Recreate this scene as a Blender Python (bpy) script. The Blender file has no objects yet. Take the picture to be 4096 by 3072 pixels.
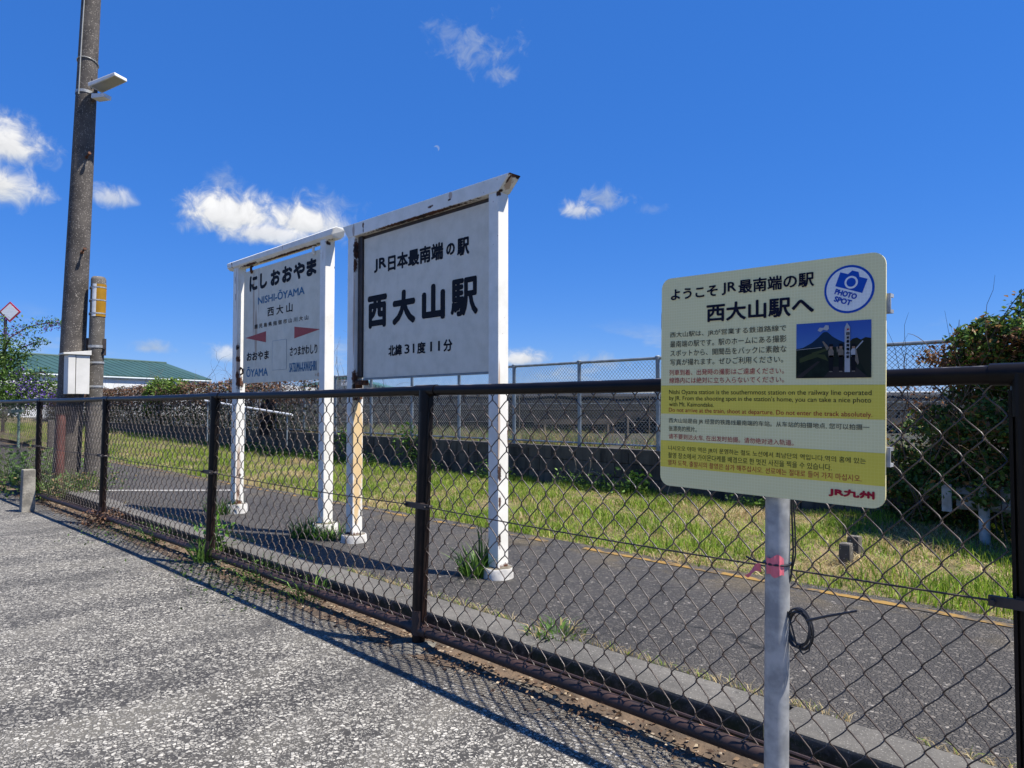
import bpy, bmesh, math, random
import numpy as np
from mathutils import Vector, Matrix, noise as mnoise

R = math.radians
random.seed(7)
RNG = np.random.default_rng(11)
scene = bpy.context.scene
COL = scene.collection

# World frame: X runs along the chain-link fence (to the right as seen from the car park),
# Y points from the car park to the platform, Z up. Camera stands at the origin of X and Y.
# ------------------------------------------------------------------ camera
cam_d = bpy.data.cameras.new('camera')
cam_d.sensor_width = 36.0
cam_d.lens = 24.61
cam_d.clip_start = 0.05
cam_d.clip_end = 3000
cam = bpy.data.objects.new('camera', cam_d)
cam.location = (0, 0, 1.1)
cam.rotation_euler = (R(91.9), 0, R(44.886))
COL.objects.link(cam)
scene.camera = cam

# ------------------------------------------------------------------ sun, sky, exposure
SUN = Vector((0.47, 0.232, 1.0)).normalized()
SUN_EL = math.asin(SUN.z)
SUN_AZ = math.atan2(SUN.x, SUN.y)          # clockwise from +Y
sun_d = bpy.data.lights.new('sun', 'SUN')
sun_d.energy = 5.0
sun_d.angle = R(0.53)
sun_d.color = (1.0, 0.96, 0.905)
sun = bpy.data.objects.new('sun', sun_d)
sun.rotation_euler = (-SUN).to_track_quat('-Z', 'Y').to_euler()
sun.location = SUN * 30
COL.objects.link(sun)

scene.view_settings.view_transform = 'Standard'
scene.view_settings.look = 'None'
scene.view_settings.gamma = 1.0
scene.view_settings.use_curve_mapping = False
scene.view_settings.exposure = 0.82
scene.render.engine = 'CYCLES'
scene.cycles.use_denoising = True
scene.cycles.max_bounces = 6
scene.cycles.transparent_max_bounces = 8


class NT:
    """small helper to write node trees as expressions"""
    def __init__(self, tree):
        self.t = tree
    def new(self, typ, **kw):
        n = self.t.nodes.new(typ)
        for k, v in kw.items():
            setattr(n, k, v)
        return n
    def link(self, a, b):
        self.t.links.new(a, b)
    def put(self, sock, val):
        if hasattr(val, 'is_output') or hasattr(val, 'links'):
            self.t.links.new(val, sock)
        else:
            sock.default_value = val
    def math(self, op, a, b=None, c=None, clamp=False):
        n = self.new('ShaderNodeMath', operation=op)
        n.use_clamp = clamp
        self.put(n.inputs[0], a)
        if b is not None:
            self.put(n.inputs[1], b)
        if c is not None:
            self.put(n.inputs[2], c)
        return n.outputs[0]
    def vmath(self, op, a, b=None):
        n = self.new('ShaderNodeVectorMath', operation=op)
        self.put(n.inputs[0], a)
        if b is not None:
            self.put(n.inputs[1], b)
        return n.outputs['Value'] if op in ('LENGTH', 'DOT_PRODUCT', 'DISTANCE') else n.outputs[0]
    def noise(self, vec, scale, detail=4.0, rough=0.55, out='Fac', dist=0.0):
        n = self.new('ShaderNodeTexNoise')
        self.put(n.inputs['Vector'], vec)
        n.inputs['Scale'].default_value = scale
        n.inputs['Detail'].default_value = detail
        n.inputs['Roughness'].default_value = rough
        n.inputs['Distortion'].default_value = dist
        return n.outputs[out]
    def voro(self, vec, scale, feature='F1', out='Distance', rand=1.0):
        n = self.new('ShaderNodeTexVoronoi', feature=feature)
        self.put(n.inputs['Vector'], vec)
        n.inputs['Scale'].default_value = scale
        n.inputs['Randomness'].default_value = rand
        return n.outputs[out]
    def ramp(self, val, lo, hi, a=0.0, b=1.0, smooth=True):
        n = self.new('ShaderNodeMapRange')
        n.interpolation_type = 'SMOOTHSTEP' if smooth else 'LINEAR'
        self.put(n.inputs['Value'], val)
        self.put(n.inputs['From Min'], lo)
        self.put(n.inputs['From Max'], hi)
        self.put(n.inputs['To Min'], a)
        self.put(n.inputs['To Max'], b)
        return n.outputs[0]
    def mix(self, fac, a, b, mode='MIX'):
        n = self.new('ShaderNodeMix', data_type='RGBA', blend_type=mode)
        self.put(n.inputs[0], fac)
        for s, v in ((n.inputs[6], a), (n.inputs[7], b)):
            self.put(s, (*v, 1.0) if isinstance(v, tuple) and len(v) == 3 else v)
        return n.outputs[2]
    def sep(self, vec):
        n = self.new('ShaderNodeSeparateXYZ')
        self.put(n.inputs[0], vec)
        return n.outputs
    def scale(self, vec, s):
        n = self.new('ShaderNodeMapping')
        self.put(n.inputs['Vector'], vec)
        n.inputs['Scale'].default_value = s
        return n.outputs[0]


world = bpy.data.worlds.new('World')
scene.world = world
world.use_nodes = True
world.cycles.sampling_method = 'MANUAL'
world.cycles.sample_map_resolution = 512
wt = NT(world.node_tree)
for n in list(world.node_tree.nodes):
    world.node_tree.nodes.remove(n)
sky = wt.new('ShaderNodeTexSky', sky_type='NISHITA')
sky.sun_disc = False
sky.sun_elevation = SUN_EL
sky.sun_rotation = SUN_AZ
sky.altitude = 0
sky.air_density = 1.0
sky.dust_density = 0.0
sky.ozone_density = 2.0
SKY_STRENGTH = 0.062
hs = wt.new('ShaderNodeHueSaturation')
hs.inputs['Saturation'].default_value = 1.2
wt.link(wt.mix(1.0, sky.outputs[0], (0.76, 0.92, 1.34), 'MULTIPLY'), hs.inputs['Color'])
hs_out = wt.mix(0.45, hs.outputs[0], (0.72, 2.30, 7.3))
bg_sky = wt.new('ShaderNodeBackground')
wt.link(hs_out, bg_sky.inputs['Color'])
bg_sky.inputs['Strength'].default_value = SKY_STRENGTH
# clouds, laid out by compass direction and elevation (degrees)
tc = wt.new('ShaderNodeTexCoord')
dirv = tc.outputs['Generated']
sx, sy, sz = wt.sep(dirv)
az = wt.math('MULTIPLY', wt.math('ARCTAN2', sx, sy), 57.29578)
el = wt.math('MULTIPLY', wt.math('ARCSINE', sz), 57.29578)
n_big = wt.noise(dirv, 14.0, 3.0, 0.6)
n_fine = wt.noise(dirv, 42.0, 5.0, 0.62, dist=0.6)
CLOUDS = [  # azimuth, elevation, half width, half height, density, softness, raggedness
    (-81.0, 16.9, 3.4, 2.5, 1.0, 0.8, 0.8), (-81.3, 14.5, 3.6, 2.1, 1.0, 0.8, 0.8), (-85.0, 15.8, 4.0, 3.4, 1.0, 0.8, 0.9),
    (-75.0, 14.6, 2.0, 1.1, 0.7, 0.9, 1.0),
    (-67.1, 14.3, 4.6, 2.9, 1.1, 0.8, 0.8), (-61.5, 14.2, 4.6, 2.5, 1.0, 0.8, 0.8), (-64.2, 13.2, 5.6, 1.4, 0.9, 0.8, 0.8),
    (-59.6, 15.7, 2.9, 1.3, 0.42, 1.2, 1.3), (-67.3, 16.4, 2.0, 1.8, 0.40, 1.2, 1.5),
    (-47.4, 26.9, 2.9, 2.4, 0.42, 1.5, 2.4), (-50.4, 28.5, 1.6, 1.2, 0.25, 1.4, 2.4), (-45.4, 25.8, 2.0, 1.0, 0.42, 1.3, 2.2),
    (-39.4, 15.8, 1.9, 1.05, 0.75, 1.0, 1.3), (-37.4, 16.5, 2.8, 1.1, 0.5, 1.2, 1.8), (-33.6, 15.6, 1.2, 0.6, 0.18, 1.3, 2.0),
    (-44.0, 3.9, 2.6, 1.1, 0.9, 0.8, 0.8), (-72.0, 4.3, 2.0, 0.8, 0.6, 1.0, 0.9), (-66.8, 4.0, 1.8, 1.0, 0.7, 1.0, 0.9), (-38.0, 3.6, 3.2, 1.0, 0.6, 1.1, 1.2),
]
dens = None
shade = None
nz_b = wt.math('MULTIPLY', wt.math('SUBTRACT', n_big, 0.5), 1.1)
nz_f = wt.math('MULTIPLY', wt.math('SUBTRACT', n_fine, 0.5), 1.5)
nz = wt.math('ADD', nz_b, nz_f)
for (a0, e0, ra, re, k, soft, rag) in CLOUDS:
    u = wt.math('MULTIPLY_ADD', az, 1.0 / ra, -a0 / ra)
    v = wt.math('MULTIPLY_ADD', el, 1.0 / re, -e0 / re)
    v2 = wt.math('MULTIPLY_ADD', wt.math('MINIMUM', v, 0.0), 0.45, v)      # flatter base
    rr = wt.math('MULTIPLY_ADD', v2, v2, wt.math('MULTIPLY', u, u))
    m = wt.math('SUBTRACT', 1.0, wt.math('SQRT', rr))
    m = wt.math('MULTIPLY_ADD', nz, rag, m)
    m = wt.ramp(m, 0.02, soft, 0.0, k)
    dens = m if dens is None else wt.math('MAXIMUM', dens, m)
    if k < 0.7:
        continue
    sv = wt.math('MULTIPLY', wt.ramp(v, -1.1, 0.6, 0.0, 1.0), m)
    shade = sv if shade is None else wt.math('MAXIMUM', shade, sv)
# low cumulus belt all round the horizon
n_belt = wt.noise(wt.scale(dirv, (1, 1, 2.6)), 9.0, 4.0, 0.6)
belt = wt.math('MULTIPLY', wt.ramp(n_belt, 0.52, 0.75), wt.math('MULTIPLY', wt.ramp(el, 0.3, 1.8), wt.ramp(el, 7.5, 3.5)))
belt = wt.math('MULTIPLY', belt, 0.75)
dens = wt.math('MINIMUM', wt.math('MAXIMUM', dens, belt), 0.96)
bright = wt.math('ADD', 0.35, wt.math('MULTIPLY', wt.math('ADD', shade, wt.math('MULTIPLY', belt, 0.6)), 0.20))
bright = wt.math('ADD', bright, wt.math('MULTIPLY', wt.math('SUBTRACT', n_fine, 0.5), 0.22))
# thin day moon: one disc minus a shifted one
def moon_disc(azm, elm, rad):
    d = Vector((math.sin(R(azm)) * math.cos(R(elm)), math.cos(R(azm)) * math.cos(R(elm)), math.sin(R(elm))))
    dist = wt.vmath('DISTANCE', wt.vmath('NORMALIZE', dirv), tuple(d))
    return wt.ramp(dist, R(rad * 0.92), R(rad * 1.08), 1.0, 0.0)
moon = wt.math('MULTIPLY', moon_disc(-51.1, 20.4, 0.22), wt.math('SUBTRACT', 1.0, moon_disc(-51.22, 20.28, 0.22)))
dens = wt.math('MAXIMUM', dens, wt.math('MULTIPLY', moon, 0.30))
bg_cl = wt.new('ShaderNodeBackground')
cl_col = wt.mix(wt.ramp(shade, 0.0, 0.8), (0.80, 0.90, 1.0), (1.0, 1.0, 1.0))
wt.link(cl_col, bg_cl.inputs['Color'])
wt.link(bright, bg_cl.inputs['Strength'])
mixw = wt.new('ShaderNodeMixShader')
wt.link(dens, mixw.inputs[0])
wt.link(bg_sky.outputs[0], mixw.inputs[1])
wt.link(bg_cl.outputs[0], mixw.inputs[2])
wout = wt.new('ShaderNodeOutputWorld')
wt.link(mixw.outputs[0], wout.inputs['Surface'])

# ------------------------------------------------------------------ materials
MATS = {}
def new_mat(name):
    m = bpy.data.materials.new(name)
    m.use_nodes = True
    t = NT(m.node_tree)
    b = m.node_tree.nodes['Principled BSDF']
    MATS[name] = m
    return m, t, b

def obj_co(t):
    return t.new('ShaderNodeTexCoord').outputs['Object']
def pos_co(t):
    return t.new('ShaderNodeNewGeometry').outputs['Position']

def bump(t, b, height, strength=0.3, dist=0.01):
    n = t.new('ShaderNodeBump')
    n.inputs['Strength'].default_value = strength
    n.inputs['Distance'].default_value = dist
    t.link(height, n.inputs['Height'])
    t.link(n.outputs[0], b.inputs['Normal'])

def stain_mask(t, co, stains, n1):
    """stains: (centre, radii) in the thing's own coordinates; ragged by noise"""
    acc = None
    for c, r in stains:
        d = t.vmath('LENGTH', t.vmath('DIVIDE', t.vmath('SUBTRACT', co, c), r))
        m = t.math('ADD', t.math('SUBTRACT', 1.0, d), t.math('MULTIPLY', t.math('SUBTRACT', n1, 0.5), 1.7))
        m = t.ramp(m, 0.05, 0.45)
        acc = m if acc is None else t.math('MAXIMUM', acc, m)
    return acc

def simple(name, c1, c2=None, scale=8.0, rough=0.6, metal=0.0, bstr=0.0, bdist=0.004, lo=0.35, hi=0.65, detail=5.0, speck=None, world_co=False, spec=0.5, mscale=None):
    m, t, b = new_mat(name)
    co = pos_co(t) if world_co else obj_co(t)
    if mscale:
        co = t.scale(co, mscale)
    n1 = t.noise(co, scale, detail)
    c2 = c2 or tuple(x * 0.8 for x in c1)
    col = t.mix(t.ramp(n1, lo, hi), c1, c2)
    if speck:
        sc, amt, cs = speck
        vr = t.voro(co, sc, out='Color')
        sr = t.sep(vr)[0]
        col = t.mix(t.math('MULTIPLY', t.ramp(sr, 1.0 - amt, 1.0 - amt + 0.05), t.ramp(t.voro(co, sc), 0.5, 0.3)), col, cs)
    t.link(col, b.inputs['Base Color'])
    b.inputs['Roughness'].default_value = rough
    b.inputs['Metallic'].default_value = metal
    b.inputs['Specular IOR Level'].default_value = spec
    if bstr:
        bump(t, b, t.noise(co, scale * 5, 6.0), bstr, bdist)
    return m

def flat(name, c, rough=0.5, spec=0.12, nvar=0.12, scale=30.0):
    return simple(name, c, tuple(x * (1 - nvar) for x in c), scale, rough, spec=spec)

def stained_paint(name, base, stains=(), soft=(), streak=(), rough=0.45, specks=0.22):
    """painted steel: faint grime, rust specks, rust stains, orange wash"""
    m, t, b = new_mat(name)
    co = obj_co(t)
    n1 = t.noise(co, 9.0, 6.0, 0.6)
    n2 = t.noise(co, 45.0, 6.0, 0.65)
    nst = t.noise(t.scale(co, (22, 22, 1.3)), 1.0, 4.0)
    col = t.mix(t.ramp(n1, 0.35, 0.75), base, tuple(x * y for x, y in zip(base, (0.86, 0.86, 0.83))))
    col = t.mix(t.math('MULTIPLY', t.ramp(nst, 0.52, 0.78), 0.13), col, tuple(x * y for x, y in zip(base, (0.66, 0.62, 0.55))))
    if specks:
        vd = t.voro(co, 26.0)
        vc = t.sep(t.voro(co, 26.0, out='Color'))[0]
        sp = t.math('MULTIPLY', t.ramp(vd, 0.16, 0.08), t.ramp(vc, 0.86, 0.9))
        col = t.mix(t.math('MULTIPLY', sp, specks * 2), col, (0.13, 0.055, 0.025))
    if soft:
        col = t.mix(t.math('MULTIPLY', stain_mask(t, co, soft, n1), 0.75), col, (0.70, 0.43, 0.12))
    if streak:
        nv = t.noise(t.scale(co, (60, 60, 2.5)), 1.0, 3.0)
        col = t.mix(t.math('MULTIPLY', stain_mask(t, co, streak, nv), 0.62), col, (0.30, 0.135, 0.045))
    rmask = 0.0
    if stains:
        rmask = stain_mask(t, co, stains, n2)
        rc = t.mix(t.ramp(n1, 0.4, 0.62), (0.10, 0.035, 0.014), (0.018, 0.010, 0.008))
        col = t.mix(rmask, col, rc)
        t.link(t.ramp(rmask, 0.0, 1.0, rough, 0.9), b.inputs['Roughness'])
    else:
        b.inputs['Roughness'].default_value = rough
    t.link(col, b.inputs['Base Color'])
    bump(t, b, t.noise(co, 120.0, 4.0), 0.06, 0.002)
    return m

def attr_leaf(name, rough=0.55, trans=0.35):
    m, t, b = new_mat(name)
    at = t.new('ShaderNodeAttribute', attribute_name='Col')
    col = at.outputs['Color']
    t.link(col, b.inputs['Base Color'])
    b.inputs['Roughness'].default_value = rough
    b.inputs['Specular IOR Level'].default_value = 0.35
    tr = t.new('ShaderNodeBsdfTranslucent')
    t.link(col, tr.inputs['Color'])
    mx = t.new('ShaderNodeMixShader')
    mx.inputs[0].default_value = trans
    t.link(b.outputs[0], mx.inputs[1])
    t.link(tr.outputs[0], mx.inputs[2])
    t.link(mx.outputs[0], m.node_tree.nodes['Material Output'].inputs['Surface'])
    return m

# car park: worn asphalt with pale exposed aggregate
m, t, b = new_mat('aggregate')
co = pos_co(t)
wob = t.vmath('ADD', co, t.vmath('SCALE', t.noise(co, 30.0, 2.0, out='Color')))
wob.node.inputs[1].default_value = (0, 0, 0)
big = t.noise(co, 0.9, 5.0, 0.6)
mid = t.noise(co, 5.0, 5.0, 0.6)
tracks = t.noise(t.scale(co, (1.5, 0.45, 1.0)), 1.5, 4.0)
def stones(sc, lo, hi):
    e = t.voro(co, sc, 'DISTANCE_TO_EDGE')
    c = t.sep(t.voro(co, sc, out='Color'))
    return t.ramp(e, lo, hi), c
s1, c1 = stones(70.0, 0.035, 0.13)
s2, c2 = stones(140.0, 0.05, 0.16)
present1 = t.ramp(t.math('ADD', c1[0], t.math('MULTIPLY', t.math('SUBTRACT', mid, 0.5), 0.9)), 0.44, 0.50)
present2 = t.ramp(t.math('ADD', c2[0], t.math('MULTIPLY', t.math('SUBTRACT', big, 0.5), 1.6)), 0.46, 0.52)
bind = t.mix(t.ramp(mid, 0.3, 0.7), (0.022, 0.020, 0.018), (0.050, 0.046, 0.039))
bind = t.mix(t.ramp(tracks, 0.48, 0.66), bind, (0.105, 0.096, 0.076))
st2 = t.mix(c2[1], (0.12, 0.111, 0.094), (0.38, 0.353, 0.298))
st1 = t.mix(c1[1], (0.17, 0.157, 0.132), (0.50, 0.467, 0.395))
col = t.mix(t.math('MULTIPLY', s2, present2), bind, st2)
col = t.mix(t.math('MULTIPLY', s1, present1), col, st1)
col = t.mix(t.ramp(big, 0.50, 0.74, 0.0, 0.42), col, (0.062, 0.057, 0.049))
col = t.mix(t.ramp(tracks, 0.52, 0.36, 0.0, 0.45), col, (0.040, 0.037, 0.032))
dust = t.noise(co, 2.1, 6.0, 0.65)
col = t.mix(t.ramp(dust, 0.55, 0.78, 0.0, 0.30), col, (0.23, 0.21, 0.17))
ey = t.sep(co)[1]
grime = t.math('MULTIPLY', t.ramp(t.math('MULTIPLY_ADD', dust, 0.6, ey), 1.95, 2.35), 0.6)
col = t.mix(grime, col, (0.12, 0.095, 0.065))
t.link(col, b.inputs['Base Color'])
b.inputs['Roughness'].default_value = 0.82
hgt = t.math('ADD', t.math('MULTIPLY', s1, present1), t.math('MULTIPLY', t.math('MULTIPLY', s2, present2), 0.5))
bump(t, b, hgt, 0.9, 0.006)

# platform: dark asphalt
m, t, b = new_mat('asphalt')
co = pos_co(t)
big = t.noise(co, 1.1, 5.0, 0.6)
e = t.voro(co, 75.0, 'DISTANCE_TO_EDGE'); cc = t.sep(t.voro(co, 75.0, out='Color'))
st = t.math('MULTIPLY', t.ramp(e, 0.04, 0.16), t.ramp(cc[0], 0.42, 0.5))
base = t.mix(t.ramp(big, 0.35, 0.7), (0.030, 0.027, 0.023), (0.060, 0.053, 0.044))
col = t.mix(st, base, t.mix(cc[1], (0.046, 0.041, 0.036), (0.13, 0.115, 0.095)))
col = t.mix(t.ramp(cc[2], 0.982, 0.988), col, (0.24, 0.215, 0.18))
worn_p = t.noise(t.scale(co, (0.6, 1.4, 1)), 1.2, 5.0, 0.6)
col = t.mix(t.ramp(worn_p, 0.48, 0.72, 0.0, 0.40), col, (0.105, 0.094, 0.078))
warp = t.new('ShaderNodeVectorMath', operation='MULTIPLY_ADD')
t.link(t.noise(co, 4.0, 4.0, out='Color'), warp.inputs[0]); warp.inputs[1].default_value = (.35, .35, 0); t.link(co, warp.inputs[2])
crack = t.voro(t.scale(warp.outputs[0], (1, 1, 0)), 0.85, 'DISTANCE_TO_EDGE')
col = t.mix(t.math('MULTIPLY', t.ramp(crack, 0.010, 0.003), t.ramp(t.noise(co, 0.8, 2.0), 0.45, 0.6)), col, (0.012, 0.011, 0.009))
moss = t.noise(co, 2.3, 6.0, 0.65)
ys = t.sep(co)[1]
edge = t.math('MULTIPLY', t.ramp(ys, 3.35, 3.9), t.ramp(moss, 0.45, 0.62))
col = t.mix(t.math('MULTIPLY', edge, 0.6), col, (0.17, 0.125, 0.055))
t.link(col, b.inputs['Base Color'])
b.inputs['Roughness'].default_value = 0.8
bump(t, b, t.math('ADD', t.ramp(e, 0.0, 0.2), t.math('MULTIPLY', t.noise(co, 30.0, 3.0), 0.8)), 0.9, 0.006)

# kerb concrete with moss and shade painted near-black into its sides
m, t, b = new_mat('kerb_concrete')
co = pos_co(t)
n1 = t.noise(co, 3.0, 6.0, 0.65)
n2 = t.noise(co, 26.0, 6.0, 0.7)
col = t.mix(t.ramp(n1, 0.35, 0.7), (0.125, 0.115, 0.098), (0.070, 0.065, 0.055))
col = t.mix(t.ramp(n2, 0.5, 0.72), col, (0.065, 0.060, 0.052))
col = t.mix(t.ramp(t.noise(co, 150.0, 2.0), 0.60, 0.70), col, (0.24, 0.225, 0.195))
zz = t.sep(co)[2]
face = t.math('MULTIPLY', t.ramp(zz, 0.112, 0.09), t.ramp(n2, 0.30, 0.55))
col = t.mix(t.math('MULTIPLY', face, 0.92), col, t.mix(t.ramp(n1, 0.45, 0.6), (0.016, 0.016, 0.012), (0.022, 0.034, 0.010)))
t.link(col, b.inputs['Base Color'])
b.inputs['Roughness'].default_value = 0.9
bump(t, b, n2, 0.5, 0.006)

# old concrete block
m, t, b = new_mat('block_concrete')
co = pos_co(t)
oi = t.new('ShaderNodeObjectInfo').outputs['Random']
n1 = t.noise(co, 2.2, 6.0, 0.65)
n2 = t.noise(t.scale(co, (7, 7, 1.2)), 1.0, 5.0)
col = t.mix(t.ramp(n1, 0.3, 0.7), (0.105, 0.094, 0.074), (0.042, 0.037, 0.029))
col = t.mix(t.ramp(n2, 0.45, 0.65), col, (0.018, 0.016, 0.013))
col = t.mix(t.math('MULTIPLY', oi, 0.30), col, (0.15, 0.135, 0.108))
t.link(col, b.inputs['Base Color'])
b.inputs['Roughness'].default_value = 0.9
bump(t, b, t.noise(co, 60.0, 5.0), 0.5, 0.006)

simple('pole_concrete', (0.105, 0.090, 0.075), (0.055, 0.047, 0.040), 5.0, 0.85, bstr=0.6, speck=(95.0, 0.22, (0.34, 0.30, 0.25)))
simple('pole_concrete_grey', (0.135, 0.118, 0.095), (0.075, 0.066, 0.054), 5.0, 0.85, bstr=0.6, speck=(95.0, 0.18, (0.36, 0.33, 0.28)))
simple('stub_concrete', (0.34, 0.31, 0.25), (0.17, 0.155, 0.125), 9.0, 0.9, bstr=0.8, bdist=0.006, speck=(120.0, 0.2, (0.10, 0.09, 0.075)))
simple('collar_paint', (0.64, 0.61, 0.54), (0.42, 0.40, 0.36), 14.0, 0.8, bstr=0.4)
simple('collar_top', (0.22, 0.19, 0.14), (0.10, 0.085, 0.06), 14.0, 0.9, bstr=0.4)
# fence paint: dark brown, glossy, pale wear and sun glint painted along the top
m, t, b = new_mat('fence_paint')
co = pos_co(t)
n1 = t.noise(co, 7.0, 5.0)
n2 = t.noise(t.scale(co, (10, 60, 60)), 1.0, 6.0, 0.65)
col = t.mix(t.ramp(n1, 0.35, 0.7), (0.0055, 0.0048, 0.0048), (0.011, 0.0080, 0.0072))
zs = t.sep(co)[2]
low = t.ramp(zs, 0.75, 0.05)
col = t.mix(t.math('MULTIPLY', low, t.ramp(n1, 0.3, 0.6)), col, (0.022, 0.0115, 0.009))
nrm = t.sep(t.new('ShaderNodeNewGeometry').outputs['Normal'])[2]
worn_glint = t.math('MULTIPLY', t.ramp(nrm, 0.88, 0.99), t.ramp(n2, 0.50, 0.64))
col = t.mix(worn_glint, col, (0.36, 0.33, 0.29))
t.link(col, b.inputs['Base Color'])
b.inputs['Roughness'].default_value = 0.36
b.inputs['Specular IOR Level'].default_value = 0.18
simple('rail_rust', (0.050, 0.025, 0.018), (0.022, 0.013, 0.0105), 9.0, 0.6, bstr=0.25, speck=(40.0, 0.06, (0.22, 0.11, 0.06)))
simple('wire_brown', (0.105, 0.079, 0.060), (0.040, 0.029, 0.023), 6.0, 0.33, world_co=True)
simple('wire_grey', (0.36, 0.38, 0.38), (0.24, 0.26, 0.265), 9.0, 0.5, metal=0.2)
simple('galvanised', (0.46, 0.46, 0.44), (0.28, 0.285, 0.28), 24.0, 0.5, metal=0.35, bstr=0.08, detail=9.0)
simple('galv_post', (0.27, 0.31, 0.33), (0.18, 0.21, 0.225), 10.0, 0.5, metal=0.3)
simple('black_rubber', (0.012, 0.012, 0.014), (0.02, 0.02, 0.022), 30.0, 0.4)
simple('black_steel', (0.028, 0.022, 0.02), (0.05, 0.033, 0.025), 20.0, 0.55)
simple('rust', (0.13, 0.048, 0.018), (0.035, 0.016, 0.010), 30.0, 0.9, bstr=0.5)
simple('box_white', (0.66, 0.635, 0.57), (0.58, 0.56, 0.50), 6.0, 0.5)
simple('paint_grey_white', (0.70, 0.70, 0.68), (0.62, 0.62, 0.60), 9.0, 0.5)
simple('old_white', (0.44, 0.43, 0.40), (0.26, 0.25, 0.22), 9.0, 0.7)
simple('lens_dull', (0.36, 0.36, 0.33), (0.30, 0.30, 0.27), 9.0, 0.3)
simple('amber_sheet', (0.36, 0.185, 0.012), (0.29, 0.15, 0.012), 8.0, 0.7, spec=0.2)
simple('white_sheet', (0.72, 0.72, 0.70), (0.6, 0.6, 0.58), 12.0, 0.5)
simple('red_pipe', (0.16, 0.055, 0.04), (0.10, 0.04, 0.032), 12.0, 0.7)
simple('pink_tape', (0.90, 0.20, 0.23), (0.80, 0.15, 0.17), 20.0, 0.45)
simple('yellow_line', (0.25, 0.145, 0.028), (0.062, 0.052, 0.038), 9.0, 0.85, world_co=True, lo=0.42, hi=0.58, detail=9.0)
simple('white_line', (0.42, 0.40, 0.36), (0.22, 0.21, 0.19), 22.0, 0.8, world_co=True, lo=0.45, hi=0.7)
simple('soil', (0.145, 0.098, 0.060), (0.070, 0.050, 0.034), 7.0, 0.95, bstr=0.9, bdist=0.015, world_co=True, speck=(60.0, 0.2, (0.30, 0.24, 0.17)))
simple('thatch', (0.20, 0.145, 0.070), (0.085, 0.080, 0.028), 9.0, 0.95, bstr=0.9, bdist=0.02, world_co=True)
simple('field', (0.026, 0.028, 0.013), (0.045, 0.037, 0.022), 0.6, 0.95, world_co=True)
simple('far_ground', (0.09, 0.10, 0.04), (0.13, 0.11, 0.06), 0.2, 0.95, world_co=True)
simple('footing', (0.17, 0.155, 0.125), (0.065, 0.059, 0.048), 20.0, 0.9, bstr=0.9, bdist=0.008, world_co=True)
attr_leaf('leaf')
attr_leaf('grass_blade', 0.6, 0.4)
attr_leaf('dry', 0.8, 0.15)
simple('twig', (0.12, 0.080, 0.05), (0.06, 0.042, 0.03), 10.0, 0.85)
simple('net_black', (0.007, 0.007, 0.008), (0.014, 0.0135, 0.0135), 3.0, 0.95, bstr=0.5, bdist=0.02)
simple('pale_pipe', (0.36, 0.38, 0.37), None, 5.0, 0.5)
simple('timber', (0.095, 0.075, 0.055), (0.055, 0.045, 0.035), 5.0, 0.85)
simple('dead_wood', (0.30, 0.24, 0.17), (0.20, 0.16, 0.11), 8.0, 0.85)
simple('green_roof', (0.034, 0.078, 0.062), (0.028, 0.066, 0.053), 0.8, 0.5)
simple('render_white', (0.72, 0.72, 0.69), (0.62, 0.62, 0.59), 0.6, 0.8)
simple('grey_clad', (0.42, 0.46, 0.46), (0.36, 0.40, 0.40), 0.6, 0.7)
simple('teal_trim', (0.05, 0.15, 0.14), None, 2.0, 0.5)
simple('dark_glass', (0.05, 0.06, 0.07), None, 2.0, 0.15)
simple('pale_green', (0.30, 0.42, 0.31), (0.24, 0.34, 0.25), 5.0, 0.5)
simple('red_border', (0.52, 0.035, 0.055), None, 9.0, 0.45)
simple('diamond_white', (0.78, 0.80, 0.80), (0.68, 0.70, 0.70), 6.0, 0.5, mscale=(1, 1, 6))
flat('ink_black', (0.010, 0.011, 0.016), 0.6)
flat('ink_navy', (0.010, 0.011, 0.026), 0.6)
flat('ink_blue_faded', (0.050, 0.175, 0.30), 0.6)
flat('ink_red_faded', (0.42, 0.085, 0.075), 0.5)
flat('ink_grey_line', (0.40, 0.42, 0.42), 0.5)
flat('ink_red', (0.46, 0.018, 0.035), 0.45)
flat('ink_photo_blue', (0.010, 0.085, 0.46), 0.4)

# reflective sheeting with its fine honeycomb
def sheeting(name, c, edge):
    m, t, b = new_mat(name)
    co = obj_co(t)
    xz = t.scale(co, (1, 0, 1))
    e = t.voro(xz, 150.0, 'DISTANCE_TO_EDGE', rand=0.12)
    col = t.mix(t.ramp(e, 0.03, 0.10), edge, c)
    n1 = t.noise(co, 5.0, 4.0)
    col = t.mix(t.math('MULTIPLY', t.ramp(n1, 0.4, 0.8), 0.18), col, tuple(x * 0.7 for x in c))
    t.link(col, b.inputs['Base Color'])
    b.inputs['Roughness'].default_value = 0.35
    return m
sheeting('sheet_cream', (0.86, 0.75, 0.36), (0.92, 0.82, 0.43))
sheeting('sheet_yellow', (0.84, 0.64, 0.055), (0.88, 0.69, 0.09))
sheeting('sheet_white', (0.78, 0.78, 0.74), (0.86, 0.86, 0.82))
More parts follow.
